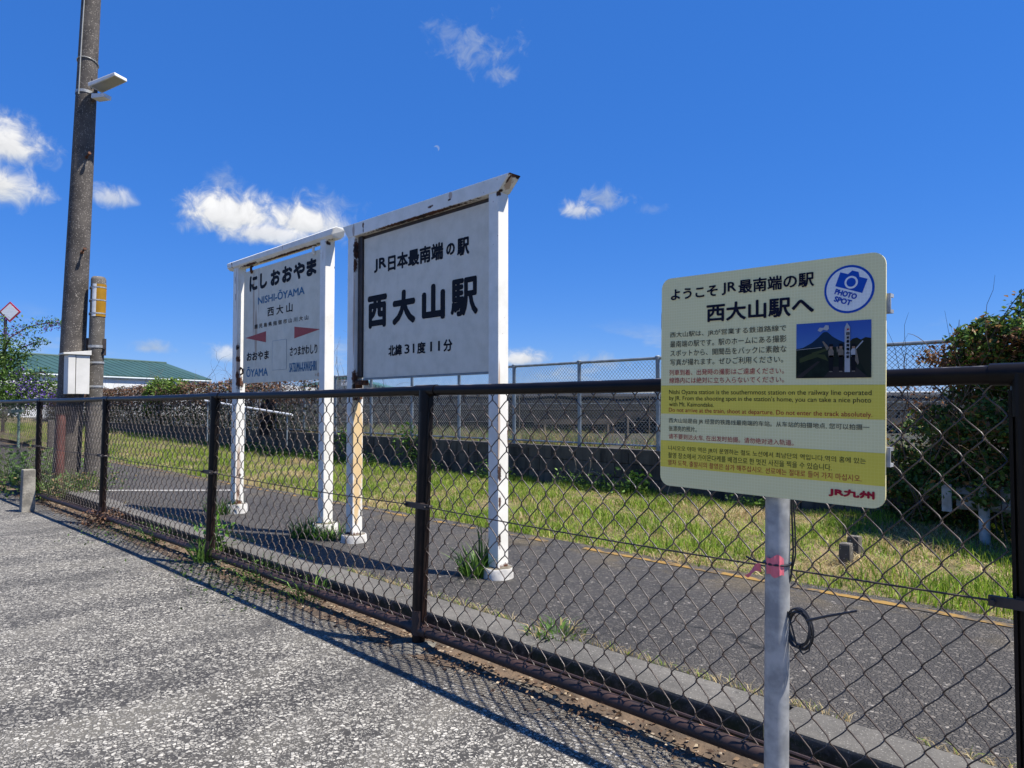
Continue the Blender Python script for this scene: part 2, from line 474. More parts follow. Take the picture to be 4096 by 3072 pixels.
# printed holiday picture colours
flat('print_field', (0.012, 0.020, 0.012), 0.4, nvar=0.5, scale=60.0)
flat('print_hill', (0.010, 0.030, 0.060), 0.4)
flat('print_path', (0.035, 0.028, 0.026), 0.4)
flat('print_white', (0.42, 0.42, 0.42), 0.4)
flat('print_beige', (0.20, 0.16, 0.12), 0.4)
flat('print_black', (0.006, 0.006, 0.009), 0.4)
flat('print_skin', (0.34, 0.20, 0.13), 0.4)
flat('print_tree', (0.018, 0.021, 0.012), 0.4)
flat('print_grass', (0.045, 0.055, 0.018), 0.4)
m, t, b = new_mat('print_sky')
co = obj_co(t)
col = t.mix(t.ramp(t.sep(co)[2], 1.20, 1.29), (0.06, 0.17, 0.42), (0.010, 0.065, 0.34))
t.link(col, b.inputs['Base Color'])
b.inputs['Roughness'].default_value = 0.4

# ------------------------------------------------------------------ mesh helpers
class MB:
    def __init__(self):
        self.v = []
        self.f = []
    def add(self, vs, fs):
        o = len(self.v)
        self.v += [tuple(p) for p in vs]
        self.f += [tuple(i + o for i in q) for q in fs]
        return self
    def box(self, x0, x1, y0, y1, z0, z1):
        return self.add([(x0, y0, z0), (x1, y0, z0), (x1, y1, z0), (x0, y1, z0), (x0, y0, z1), (x1, y0, z1), (x1, y1, z1), (x0, y1, z1)],
                        [(0, 3, 2, 1), (4, 5, 6, 7), (0, 1, 5, 4), (1, 2, 6, 5), (2, 3, 7, 6), (3, 0, 4, 7)])
    def hull8(self, a, b):
        """two quads (4 points each) joined"""
        return self.add(list(a) + list(b), [(0, 3, 2, 1), (4, 5, 6, 7), (0, 1, 5, 4), (1, 2, 6, 5), (2, 3, 7, 6), (3, 0, 4, 7)])
    def tube(self, pts, r, n=8, caps=True):
        pts = [Vector(p) for p in pts]
        k = len(pts)
        rs = r if isinstance(r, (list, tuple)) else [r] * k
        o = len(self.v)
        up = Vector((0, 0, 1))
        prev = None
        for i, p in enumerate(pts):
            d = (pts[min(i + 1, k - 1)] - pts[max(i - 1, 0)])
            if d.length < 1e-9:
                d = Vector((0, 0, 1))
            d.normalize()
            if prev is None:
                a = up if abs(d.z) < 0.95 else Vector((1, 0, 0))
                s = d.cross(a).normalized()
            else:
                s = (prev - d * prev.dot(d))
                s = s.normalized() if s.length > 1e-6 else d.orthogonal().normalized()
            prev = s
            q = d.cross(s)
            for j in range(n):
                an = 2 * math.pi * j / n
                self.v.append(tuple(p + (s * math.cos(an) + q * math.sin(an)) * rs[i]))
        for i in range(k - 1):
            for j in range(n):
                j2 = (j + 1) % n
                self.f.append((o + i * n + j, o + i * n + j2, o + (i + 1) * n + j2, o + (i + 1) * n + j))
        if caps:
            self.f.append(tuple(o + j for j in range(n))[::-1])
            self.f.append(tuple(o + (k - 1) * n + j for j in range(n)))
        return self
    def slab(self, poly, y0, y1):
        """poly of (x, z) extruded from y0 to y1"""
        n = len(poly)
        vs = [(x, y0, z) for x, z in poly] + [(x, y1, z) for x, z in poly]
        fs = [tuple(range(n)), tuple(range(2 * n - 1, n - 1, -1))]
        for i in range(n):
            j = (i + 1) % n
            fs.append((j, i, n + i, n + j))
        return self.add(vs, fs)
    def face(self, poly, y):
        n = len(poly)
        return self.add([(x, y, z) for x, z in poly], [tuple(range(n))])
    def lathe(self, prof, cx, cy, n=20):
        o = len(self.v)
        k = len(prof)
        for r, z in prof:
            for j in range(n):
                a = 2 * math.pi * j / n
                self.v.append((cx + r * math.cos(a), cy + r * math.sin(a), z))
        for i in range(k - 1):
            for j in range(n):
                j2 = (j + 1) % n
                self.f.append((o + i * n + j, o + i * n + j2, o + (i + 1) * n + j2, o + (i + 1) * n + j))
        self.f.append(tuple(o + j for j in range(n))[::-1])
        self.f.append(tuple(o + (k - 1) * n + j for j in range(n)))
        return self
    def mesh(self, name, mat, off=(0, 0, 0), bevel=0.0, smooth=False, jitter=0.0):
        me = bpy.data.meshes.new(name)
        me.from_pydata([(x - off[0], y - off[1], z - off[2]) for x, y, z in self.v], [], self.f)
        bm = bmesh.new()
        bm.from_mesh(me)
        bmesh.ops.recalc_face_normals(bm, faces=bm.faces)
        if bevel:
            es = [e for e in bm.edges if len(e.link_faces) == 2 and e.calc_face_angle(0) > 0.5]
            bmesh.ops.bevel(bm, geom=es, offset=bevel, segments=2, affect='EDGES', profile=0.6)
        if jitter:
            for v in bm.verts:
                v.co += mnoise.noise_vector(v.co * 17.0) * jitter
        bm.to_mesh(me)
        bm.free()
        if smooth:
            me.polygons.foreach_set('use_smooth', [True] * len(me.polygons))
            me.set_sharp_from_angle(angle=R(40))
        me.materials.append(MATS[mat])
        return me

def off_of(parent):
    o = Vector((0, 0, 0))
    while parent is not None:
        o += Vector(parent.get('_base', (0, 0, 0)))
        parent = parent.parent
    return o

def link(o, parent=None):
    COL.objects.link(o)
    if parent is not None:
        o.parent = parent
    return o

def tag(o, label, cat, group=None):
    o['label'] = label
    o['category'] = cat
    if group:
        o['group'] = group
    return o

BASES = {}
def thing(name, label, cat, loc=(0, 0, 0), group=None):
    o = bpy.data.objects.new(name, None)
    o.empty_display_size = 0.1
    o.location = loc
    BASES[o.name] = Vector(loc)
    COL.objects.link(o)
    return tag(o, label, cat, group)

def base_of(parent):
    while parent is not None:
        if parent.name in BASES:
            return BASES[parent.name]
        parent = parent.parent
    return Vector((0, 0, 0))

def part(name, mb, mat, parent=None, bevel=0.0, smooth=False, label=None, jitter=0.0):
    """mb is in world coordinates; the mesh is stored relative to the thing's base"""
    me = mb.mesh(name, mat, base_of(parent), bevel, smooth, jitter)
    o = bpy.data.objects.new(name, me)
    link(o, parent)
    if label:
        o['label'] = label
    return o

def structure(name, mb, mat, smooth=False, bevel=0.0):
    o = part(name, mb, mat, None, bevel, smooth)
    o['kind'] = 'structure'
    return o

def single(name, mb, mat, label, cat, group=None, **kw):
    return tag(part(name, mb, mat, None, **kw), label, cat, group)

def np_mesh(name, verts, loops, sizes, mat, cols=None, off=(0, 0, 0), smooth=False):
    me = bpy.data.meshes.new(name)
    verts = np.asarray(verts, dtype=np.float32) - np.asarray(off, dtype=np.float32)
    me.vertices.add(len(verts))
    me.vertices.foreach_set('co', verts.ravel())
    loops = np.asarray(loops, dtype=np.int32).ravel()
    sizes = np.asarray(sizes, dtype=np.int32)
    me.loops.add(len(loops))
    me.loops.foreach_set('vertex_index', loops)
    me.polygons.add(len(sizes))
    starts = np.concatenate([[0], np.cumsum(sizes)[:-1]]).astype(np.int32)
    me.polygons.foreach_set('loop_start', starts)
    me.polygons.foreach_set('loop_total', sizes)
    if smooth:
        me.polygons.foreach_set('use_smooth', np.ones(len(sizes), dtype=bool))
    me.update(calc_edges=True)
    if cols is not None:
        at = me.color_attributes.new('Col', 'FLOAT_COLOR', 'POINT')
        c4 = np.ones((len(verts), 4), dtype=np.float32)
        c4[:, :3] = cols
        at.data.foreach_set('color', c4.ravel())
    me.materials.append(MATS[mat])
    return me

def blades(base, h, w, lean, cols, curl=0.5):
    """grass blades: base (N,3), heights, widths, lean vectors (N,2), colours (N,3)"""
    n = len(base)
    ang = RNG.uniform(0, 2 * np.pi, n)
    side = np.stack([np.cos(ang), np.sin(ang), np.zeros(n)], 1) * w[:, None]
    ln = np.concatenate([lean, np.zeros((n, 1))], 1)
    up = np.array([0, 0, 1.0])
    p0 = base
    p1 = base + up * (h * 0.55)[:, None] + ln * (h * 0.30)[:, None]
    p2 = base + up * (h * (1.0 - 0.35 * curl * np.linalg.norm(lean, axis=1)))[:, None] + ln * (h * 0.95)[:, None]
    v = np.stack([p0 - side, p0 + side, p1 + side * 0.8, p1 - side * 0.8, p2], 1).reshape(-1, 3)
    k = np.arange(n) * 5
    q = np.stack([k, k + 1, k + 2, k + 3], 1)
    tr = np.stack([k + 3, k + 2, k + 4], 1)
    loops = np.concatenate([q, tr], 1).ravel()
    sizes = np.tile([4, 3], n)
    c = np.repeat(cols, 5, axis=0)
    return v, loops, sizes, c

def leaves(p, size, cols, flatn=0.0, ratio=0.5, droop=0.0):
    """folded leaves at points p (N,3)"""
    n = len(p)
    d = RNG.normal(size=(n, 3)); d[:, 2] = d[:, 2] * (1 - flatn) - droop
    d /= np.linalg.norm(d, axis=1)[:, None]
    a = RNG.normal(size=(n, 3))
    s = np.cross(d, a); s /= np.linalg.norm(s, axis=1)[:, None]
    u = np.cross(d, s)
    L = size[:, None]
    v = np.stack([p, p + d * L * 0.5 + s * L * ratio * 0.5 + u * L * 0.12, p + d * L, p + d * L * 0.5 - s * L * ratio * 0.5 + u * L * 0.12], 1).reshape(-1, 3)
    k = np.arange(n) * 4
    loops = np.stack([k, k + 1, k + 2, k, k + 2, k + 3], 1).ravel()
    sizes = np.full(n * 2, 3)
    return v, loops, sizes, np.repeat(cols, 4, axis=0)

def mixcol(n, *cw):
    """random mixture of base colours with brightness scatter"""
    w = np.array([c[1] for c in cw], float); w /= w.sum()
    base = np.array([c[0] for c in cw])
    i = RNG.choice(len(cw), n, p=w)
    return base[i] * RNG.uniform(0.65, 1.35, (n, 1))

def mass(name, data, mat, parent=None, stuff=True):
    v, l, s, c = data
    me = np_mesh(name, v, l, s, mat, c, base_of(parent))
    o = bpy.data.objects.new(name, me)
    link(o, parent)
    if stuff:
        o['kind'] = 'stuff'
    return o

def joinm(*ds):
    vs, ls, ss, cs = [], [], [], []
    o = 0
    for v, l, s, c in ds:
        vs.append(v); ls.append(l + o); ss.append(s); cs.append(c); o += len(v)
    return np.concatenate(vs), np.concatenate(ls), np.concatenate(ss), np.concatenate(cs)

# lettering: built-in font, fitted to a box on a plane facing -Y
def text_mesh(body):
    cu = bpy.data.curves.new('lettering', 'FONT')
    cu.body = body
    cu.resolution_u = 3
    ob = bpy.data.objects.new('lettering', cu)
    COL.objects.link(ob)
    dg = bpy.context.evaluated_depsgraph_get()
    dg.update()
    me = bpy.data.meshes.new_from_object(ob.evaluated_get(dg))
    bpy.data.objects.remove(ob)
    bpy.data.curves.remove(cu)
    n = len(me.vertices)
    a = np.empty(n * 3, np.float32)
    me.vertices.foreach_get('co', a)
    faces = [tuple(p.vertices) for p in me.polygons]
    bpy.data.meshes.remove(me)
    return a.reshape(-1, 3), faces

def lettering(body, x0, x1, z0, z1, y, mat, parent, bold=0.0, rot=None, name='lettering'):
    """bold: extra stroke weight in metres, laid on as slightly shifted coats"""
    a, faces = text_mesh(body)
    n = len(a)
    lo, hi = a.min(0), a.max(0)
    b_ = bold
    u = (a[:, 0] - lo[0]) / max(hi[0] - lo[0], 1e-6)
    w = (a[:, 1] - lo[1]) / max(hi[1] - lo[1], 1e-6)
    X = x0 + b_ + u * (x1 - x0 - 2 * b_)
    Z = z0 + b_ + w * (z1 - z0 - 2 * b_)
    if rot:
        cx, cz, an = rot
        dx, dz = X - cx, Z - cz
        X, Z = cx + dx * math.cos(an) - dz * math.sin(an), cz + dx * math.sin(an) + dz * math.cos(an)
    b0 = base_of(parent)
    shifts = [(0.0, 0.0)]
    if b_:
        shifts += [(b_ * math.cos(q), b_ * math.sin(q)) for q in np.arange(8) * math.pi / 4]
    vs, fs = [], []
    for k, (du, dv) in enumerate(shifts):
        o = len(vs) * n
        vs.append(np.stack([X - b0.x + du, np.full(n, y - b0.y - k * 0.00006), Z - b0.z + dv], 1))
        fs += [tuple(i + o for i in f) for f in faces]
    me = bpy.data.meshes.new(name)
    me.from_pydata(np.concatenate(vs).tolist(), [], fs)
    me.materials.append(MATS[mat])
    o = bpy.data.objects.new(name, me)
    return link(o, parent)

# ------------------------------------------------------------------ the ground
def grid(x0, x1, y0, y1, nx, ny, zf):
    mb = MB()
    for j in range(ny + 1):
        for i in range(nx + 1):
            x = x0 + (x1 - x0) * i / nx
            y = y0 + (y1 - y0) * j / ny
            mb.v.append((x, y, zf(x, y)))
    for j in range(ny):
        for i in range(nx):
            a = j * (nx + 1) + i
            mb.f.append((a, a + 1, a + nx + 2, a + nx + 1))
    return mb

structure('ground', MB().add([(-900, -900, -0.03), (900, -900, -0.03), (900, 900, -0.03), (-900, 900, -0.03)], [(0, 1, 2, 3)]), 'far_ground')
structure('parking_lot', MB().add([(-60, -25, 0), (25, -25, 0), (25, 2.135, 0), (-60, 2.135, 0)], [(0, 1, 2, 3)]), 'aggregate')
# soil strip under the fence, ragged edge towards the car park
mb = MB()
N = 260
for i in range(N + 1):
    x = -30 + 34.0 * i / N
    e = (1.91 if x < -2.4 else 1.91 + 0.11 * min(1, (x + 2.4) / .5)) + 0.09 * mnoise.noise(Vector((x * 1.7, 0, 0))) + 0.05 * mnoise.noise(Vector((x * 7, 3, 0))) - max(0, -x - 5) * 0.012
    e = min(e, 2.10); mb.v.append((x, e, 0.003)); mb.v.append((x, (e + 2.128) / 2, 0.012)); mb.v.append((x, 2.128, 0.020))
for i in range(N):
    a = i * 3
    mb.f += [(a, a + 3, a + 4, a + 1), (a + 1, a + 4, a + 5, a + 2)]
structure('soil_strip', mb, 'soil', smooth=True)

PZ = 0.11
pl = structure('platform', MB().box(-60, 12, 2.318, 3.98, -0.02, PZ), 'asphalt')
# worn yellow safety line along the far platform edge, and a white line across
mb = MB()
N = 300
for i in range(N + 1):
    x = -30 + 34.0 * i / N
    w = 0.5 + 0.5 * mnoise.noise(Vector((x * 3.1, 5, 0)))
    mb.v.append((x, 3.83 + 0.025 * mnoise.noise(Vector((x * 9, 0, 0))), PZ + 0.004))
    mb.v.append((x, 3.885 + 0.04 * mnoise.noise(Vector((x * 6, 9, 0))), PZ + 0.004))
for i in range(N):
    x = -30 + 34.0 * i / N
    if mnoise.noise(Vector((x * 1.3, 2, 7))) > -0.18:
        a = i * 2
        mb.f.append((a, a + 2, a + 3, a + 1))
part('safety_line', mb, 'yellow_line', pl)
mb = MB()
p0, p1 = Vector((-9.45, 2.36, PZ + 0.004)), Vector((-8.15, 3.70, PZ + 0.004))
d = (p1 - p0).normalized(); s = Vector((-d.y, d.x, 0)) * 0.045
mb.add([p0 - s, p1 - s, p1 + s, p0 + s], [(0, 1, 2, 3)])
part('painted_line', mb, 'white_line', pl)
# kerb of separate stones
kerb = structure('platform_kerb', MB().box(-24, 5, 2.15, 2.31, -0.02, 0.085), 'kerb_concrete')
me_k = MB().box(-0.496, 0.496, 2.127, 2.3165, -0.02, 0.1165).mesh('kerb_stone', 'kerb_concrete', (0, 0, 0), bevel=0.010)
for i in range(28):
    o = bpy.data.objects.new('kerb_stone', me_k)
    o.location = (3.5 - i * 1.0, random.uniform(-0.004, 0.004), random.uniform(-0.003, 0.004))
    o.rotation_euler = (0, 0, random.uniform(-0.003, 0.003))
    link(o, kerb)

def bank_z(x, y):
    z = 0.085 + 0.03 * mnoise.noise(Vector((x * 0.8, y * 0.8, 0))) + 0.015 * mnoise.noise(Vector((x * 3, y * 3, 4)))
    z += max(0.0, -x - 12.0) * 0.019
    z += max(0.0, min(1, (y - 5.9) / 0.8)) * 0.05
    if y < 4.15:
        z = z * 0.5 + 0.05
    return z
structure('grass_bank', grid(-45, 12, 3.93, 6.85, 200, 24, bank_z), 'thatch', smooth=True)
structure('field', grid(-300, 200, 6.92, 500, 60, 40, lambda x, y: 0.56), 'field')

# retaining wall of concrete blocks
wall = thing('retaining_wall', 'low dark stained concrete block wall behind the grass', 'wall', (-6.0, 6.75, 0.05))
part('wall_core', MB().box(-40, 10, 6.775, 6.93, -0.05, 0.56), 'block_concrete', wall)
part('coping', MB().box(-40, 10, 6.735, 6.95, 0.563, 0.605), 'block_concrete', wall, bevel=0.006)
me_b = MB().box(-0.196, 0.196, -0.03, 0.03, -0.082, 0.082).mesh('block', 'block_concrete', (0, 0, 0), bevel=0.006)
nb = 0
for row in range(3):
    for i in range(92):
        x = 2.6 - i * 0.40 - (0.2 if row % 2 else 0)
        o = bpy.data.objects.new('block', me_b)
        o.location = (x + 6.0, 0.015 + random.uniform(-0.004, 0.004), 0.477 - row * 0.170 - 0.05 + 0.05)
        o.rotation_euler = (random.uniform(-.006, .006), 0, random.uniform(-.004, .004))
        link(o, wall)
        nb += 1

# ------------------------------------------------------------------ chain-link fence (near)
POSTS = [(2.01, 2.003, 0.0), (-0.297, 2.003, 0.0), (-2.603, 2.003, 0.034), (-4.98, 2.0, 0.026), (-7.38, 1.962, 0.02), (-9.77, 1.915, 0.005), (-12.16, 1.86, 0.0), (-14.55, 1.80, 0.0), (-16.9, 1.75, 0.0), (-19.3, 1.70, 0.0)]
ZT, ZB = 1.178, 0.078
def fpos(i, z, dy=0.0):
    x, y, l = POSTS[i]
    return Vector((x + l * 0.3 * z / ZT, y + l * z / ZT + dy, z))
fence = thing('chain_link_fence', 'dark brown chain-link fence with pipe rails in front of the platform', 'fence', (-4.98, 2.0, 0.0))

def lerp(a, b, t):
    return a + (b - a) * t

for i in range(len(POSTS)):
    mb = MB().tube([fpos(i, -0.02), fpos(i, 0.6), fpos(i, ZT)], 0.0305, 14)
    po = part('post', mb, 'fence_paint', fence, smooth=True)
    # tee fittings top and bottom
    dirx = Vector((1, 0, 0))
    if 0 < i < len(POSTS) - 1:
        dirx = (fpos(i - 1, ZT) - fpos(i + 1, ZT)).normalized()
    a, b_ = fpos(i, ZT) - dirx * 0.075, fpos(i, ZT) + dirx * 0.075
    mb = MB().tube([a, b_], 0.0275, 14).tube([fpos(i, ZT - 0.10), fpos(i, ZT)], 0.0355, 14)
    part('tee_fitting', mb, 'fence_paint', po, smooth=True)
    db = Vector((dirx.x, dirx.y, 0)).normalized()
    mb = MB().tube([fpos(i, ZB) - db * 0.07, fpos(i, ZB) + db * 0.07], 0.0275, 14).tube([fpos(i, ZB - 0.02), fpos(i, ZB + 0.09)], 0.0345, 14)
    part('tee_fitting', mb, 'rail_rust', po, smooth=True)
    # stretcher bars either side and a clamp at mid height
    for sgn in (-1, 1):
        q0, q1 = fpos(i, 0.12) + db * 0.0345 * sgn, fpos(i, 1.14) + db * 0.0345 * sgn
        mb = MB().hull8([q0 + Vector((-.004, -.013, 0)), q0 + Vector((.004, -.013, 0)), q0 + Vector((.004, .013, 0)), q0 + Vector((-.004, .013, 0))],
                        [q1 + Vector((-.004, -.013, 0)), q1 + Vector((.004, -.013, 0)), q1 + Vector((.004, .013, 0)), q1 + Vector((-.004, .013, 0))])
        part('stretcher_bar', mb, 'fence_paint', po)
    c = fpos(i, 0.647)
    mb = MB().tube([c + Vector((0, 0, -.014)), c + Vector((0, 0, .014))], 0.036, 14)
    mb.box(c.x - .082, c.x + .082, c.y - .040, c.y - .028, c.z - .012, c.z + .012)
    mb.tube([c + Vector((-.072, -.052, 0)), c + Vector((-.072, .0, 0))], 0.006, 6).tube([c + Vector((.068, -.052, 0)), c + Vector((.068, .0, 0))], 0.006, 6)
    part('clamp', mb, 'black_steel', po, smooth=True)
    # rough concrete footing lump
    pr = []
    ff = MB()
    px_, py_, _ = POSTS[i]
    K = 22
    for ring, (rr, zz) in enumerate(((0.14, -0.01), (0.11, 0.008), (0.075, 0.019), (0.042, 0.026))):
        for j in range(K):
            a_ = 2 * math.pi * j / K
            q = 1 + 0.35 * mnoise.noise(Vector((math.cos(a_) * 1.3 + i * 5, math.sin(a_) * 1.3, 1.0)))
            ff.v.append((px_ + rr * q * 1.25 * math.cos(a_), py_ - 0.01 + rr * q * 0.8 * math.sin(a_), zz + 0.006 * mnoise.noise(Vector((j * 1.1, ring, i)))))
    for ring in range(3):
        for j in range(K):
            j2 = (j + 1) % K
            ff.f.append((ring * K + j, ring * K + j2, (ring + 1) * K + j2, (ring + 1) * K + j))
    ff.f.append(tuple(3 * K + j for j in range(K)))
    part('footing', ff, 'footing', po, smooth=True)

def bay_mesh(i):
    """chain-link of one bay: flattened spirals hooked into one another"""
    P0, P1 = POSTS[i], POSTS[i + 1]
    w = abs(P0[0] - P1[0]) - 0.09
    ncol = int(round(w / 0.046))
    zb, zt = 0.098, 1.158
    rows = 10
    per = 8
    S = rows * per + 1
    th = np.linspace(0, 2 * np.pi * rows, S)
    tri = (np.sin(th) - np.sin(3 * th) / 9.0) * 0.9
    dep = np.clip(np.cos(th) * 1.6, -1, 1)
    zz = np.linspace(zb, zt, S)
    n = 4
    allv, allq = [], []
    vo = 0
    for k in range(ncol):
        ph = 1 if k % 2 else -1
        xs = (k + 0.5) + 0.545 * tri * ph
        u = (xs + 0.0) / ncol
        uu = (0.045 + u * w) / (w + 0.09)
        bow = 0.012 * mnoise.noise(Vector((k * .08, i * 7.7, 2.0))) + 0.004 * math.sin(k * 0.37 + i) 
        wobx = 0.006 * np.sin(zz * 4.3 + k * 0.17 + i * 2) + 0.004 * mnoise.noise(Vector((k * .13, i * 3.3, 0)))
        X = P0[0] + (P1[0] - P0[0]) * uu + wobx
        lean = P0[2] + (P1[2] - P0[2]) * uu
        Yb = P0[1] + (P1[1] - P0[1]) * uu
        Y = Yb + lean * zz / ZT + dep * 0.0085 * ph + bow * np.sin(np.pi * (zz - zb) / (zt - zb))
        pts = np.stack([X, Y, zz], 1)
        d = np.gradient(pts, axis=0)
        d /= np.linalg.norm(d, axis=1)[:, None]
        a = np.cross(d, np.array([0, 1.0, 0])); a /= np.linalg.norm(a, axis=1)[:, None]
        bb = np.cross(d, a)
        ring = []
        for j in range(n):
            an = 2 * np.pi * (j + 0.5) / n
            ring.append(pts + (a * np.cos(an) + bb * np.sin(an)) * 0.0024)
        v = np.stack(ring, 1).reshape(-1, 3)
        idx = np.arange(S - 1)[:, None] * n + np.arange(n)[None, :]
        idx2 = np.arange(S - 1)[:, None] * n + (np.arange(n)[None, :] + 1) % n
        q = np.stack([idx, idx2, idx2 + n, idx + n], -1).reshape(-1, 4) + vo
        allv.append(v); allq.append(q)
        vo += len(v)
    v = np.concatenate(allv); q = np.concatenate(allq)
    return v, q

for i in range(len(POSTS) - 1):
    a, b_ = fpos(i, ZT), fpos(i + 1, ZT)
    d = (b_ - a).normalized()
    rail = MB()
    pts = [a + d * 0.05 + (b_ - a - d * 0.1) * t_ + Vector((0, 0, -0.004 * math.sin(math.pi * t_))) for t_ in (0, .25, .5, .75, 1)]
    rail.tube(pts, 0.0232, 14)
    part('top_rail', rail, 'fence_paint', fence, smooth=True)
    a, b_ = fpos(i, ZB), fpos(i + 1, ZB)
    d = (b_ - a).normalized()
    br = part('bottom_rail', MB().tube([a + d * 0.05, b_ - d * 0.05], 0.0232, 14), 'rail_rust', fence, smooth=True)
    part('lacing_rod', MB().tube([a + d * 0.04 + Vector((0, 0.020, 0.026)), b_ - d * 0.04 + Vector((0, 0.020, 0.026))], 0.0055, 6), 'rail_rust', br, smooth=True)
    # line wire at mid height, slightly slack
    a, b_ = fpos(i, 0.647, -0.03), fpos(i + 1, 0.647, -0.03)
    pts = [a.lerp(b_, t_) + Vector((0, 0, -0.012 * math.sin(math.pi * t_))) for t_ in np.linspace(0, 1, 9)]
    part('line_wire', MB().tube(pts, 0.0028, 5), 'black_steel', fence, smooth=True)
    v, q = bay_mesh(i)
    me = np_mesh('wire_mesh', v, q, np.full(len(q), 4), 'wire_brown', None, BASES[fence.name], smooth=True)
    link(bpy.data.objects.new('wire_mesh', me), fence)

# ------------------------------------------------------------------ station name boards
def collar(cx, cy, r, h, root):
    prof = [(r * 1.02, PZ - 0.01), (r, PZ + 0.004), (r * 0.985, PZ + h - 0.008), (r * 0.94, PZ + h), (r * 0.9, PZ + h), (r * 0.88, PZ + h - 0.006)]
    o = part('footing', MB().lathe(prof, cx, cy, 28), 'collar_paint', root, smooth=True, jitter=0.004)
    part('footing_top', MB().lathe([(r * 0.885, PZ + h - 0.02), (r * 0.87, PZ + h - 0.001), (r * 0.4, PZ + h + 0.006)], cx, cy, 20), 'collar_top', o, smooth=True, jitter=0.006)

# big board
bx, by = -3.73, 2.86
big = thing('station_board', 'large white steel station board with heavy black writing and rusty beam end', 'station sign', (bx, by, PZ))
def L(x, y, z):
    return (x - bx, y - by, z - PZ)
stained_paint('board_post_left', (0.82, 0.785, 0.69),
    stains=[(L(-4.45, 2.82, 1.32), (.03, .05, .07)), (L(-4.45, 2.83, 2.26), (.022, .04, .10)), (L(-4.452, 2.82, 2.15), (.012, .03, .08)), (L(-4.50, 2.86, PZ + .06), (.09, .09, .025)), (L(-4.45, 2.84, 1.22), (.03, .05, .10))],
    soft=[(L(-4.45, 2.858, .80), (.04, .055, .55)), (L(-4.45, 2.85, 1.12), (.04, .05, .25)), (L(-4.45, 2.85, .45), (.04, .035, .3))],
    streak=[(L(-4.455, 2.815, 1.75), (.010, .02, .55))])
stained_paint('board_post_right', (0.82, 0.785, 0.69),
    stains=[(L(-2.92, 2.83, .72), (.015, .018, .06)), (L(-2.92, 2.832, .55), (.012, .014, .04)), (L(-2.92, 2.83, .33), (.012, .014, .05)), (L(-2.92, 2.87, PZ + .045), (.06, .07, .045)), (L(-2.92, 2.90, .93), (.01, .01, .08)), (L(-2.925, 2.82, 2.352), (.02, .03, .02))],
    streak=[(L(-2.92, 2.825, 1.1), (.008, .012, .5))])
stained_paint('board_beam', (0.82, 0.785, 0.69),
    stains=[(L(-2.83, 2.87, 2.452), (.035, .07, .022)), (L(-2.845, 2.835, 2.42), (.03, .012, .05)), (L(-2.90, 2.83, 2.365), (.025, .02, .014)), (L(-4.33, 2.81, 2.42), (.014, .02, .03)), (L(-4.33, 2.81, 2.385), (.007, .02, .03)), (L(-3.55, 2.81, 2.40), (.035, .02, .012)), (L(-3.36, 2.81, 2.405), (.02, .02, .008)), (L(-3.7, 2.83, 2.362), (.75, .04, .008))],
    streak=[(L(-2.87, 2.855, 2.40), (.05, .03, .07)), (L(-4.46, 2.81, 2.41), (.02, .02, .06)), (L(-3.35, 2.81, 2.43), (.03, .02, .03))])
stained_paint('board_face', (0.72, 0.66, 0.53), rough=0.5, specks=0.0)
PL, PR = (-4.541, -4.449), (-3.004, -2.92)
Y0, Y1 = 2.818, 2.902
part('post', MB().box(PL[0], PL[1], Y0, Y1, PZ + 0.03, 2.366), 'board_post_left', big, bevel=0.006)
part('post', MB().box(PR[0], PR[1], Y0, Y1, PZ + 0.03, 2.366), 'board_post_right', big, bevel=0.006)
mb = MB().slab([(-4.538, 2.363), (-2.916, 2.363), (-2.822, 2.452), (-4.612, 2.459)], Y0 - 0.004, Y1 + 0.006)
part('beam', mb, 'board_beam', big, bevel=0.004)
bf = part('panel', MB().box(-4.39, -2.99, 2.862, 2.892, 1.312, 2.338), 'board_face', big, bevel=0.003)
fr = MB().box(-4.446, -4.393, 2.848, 2.895, 1.318, 2.360).box(-4.45, -3.005, 2.866, 2.897, 2.340, 2.362)
part('panel_frame', fr, 'black_steel', big)
part('panel_edge', MB().box(-4.392, -3.006, 2.857, 2.893, 1.300, 1.3105), 'galv_post', big)
br = MB().box(-4.448, -4.36, 2.826, 2.89, 1.262, 1.298).box(-4.448, -4.436, 2.83, 2.89, 1.16, 1.262)
part('bracket', br, 'rust', big, bevel=0.003)
YB = 2.8605
lettering('JR', -4.257, -4.105, 2.068, 2.168, YB, 'ink_black', bf, 0.0045)
lettering('日本最南端', -4.085, -3.475, 2.055, 2.170, YB, 'ink_black', bf, 0.0045)
lettering('の', -3.445, -3.360, 2.068, 2.146, YB, 'ink_black', bf, 0.0045)
lettering('駅', -3.338, -3.222, 2.048, 2.160, YB, 'ink_black', bf, 0.0045)
for ch, xa, xb in (('西', -4.335, -4.095), ('大', -4.03, -3.765), ('山', -3.695, -3.455), ('駅', -3.40, -3.142)):
    lettering(ch, xa, xb, 1.668, 1.906, YB, 'ink_black', bf, 0.0125 if ch != '駅' else 0.0085)
lettering('北緯', -4.073, -3.915, 1.456, 1.534, YB, 'ink_black', bf, 0.003)
lettering('31', -3.885, -3.775, 1.464, 1.528, YB, 'ink_black', bf, 0.0016)
lettering('度', -3.745, -3.655, 1.456, 1.534, YB, 'ink_black', bf, 0.003)
lettering('11', -3.605, -3.505, 1.464, 1.528, YB, 'ink_black', bf, 0.0016)
lettering('分', -3.470, -3.382, 1.455, 1.533, YB, 'ink_black', bf, 0.003)
collar(-4.495, 2.86, 0.094, 0.055, big)
collar(-2.962, 2.86, 0.090, 0.060, big)

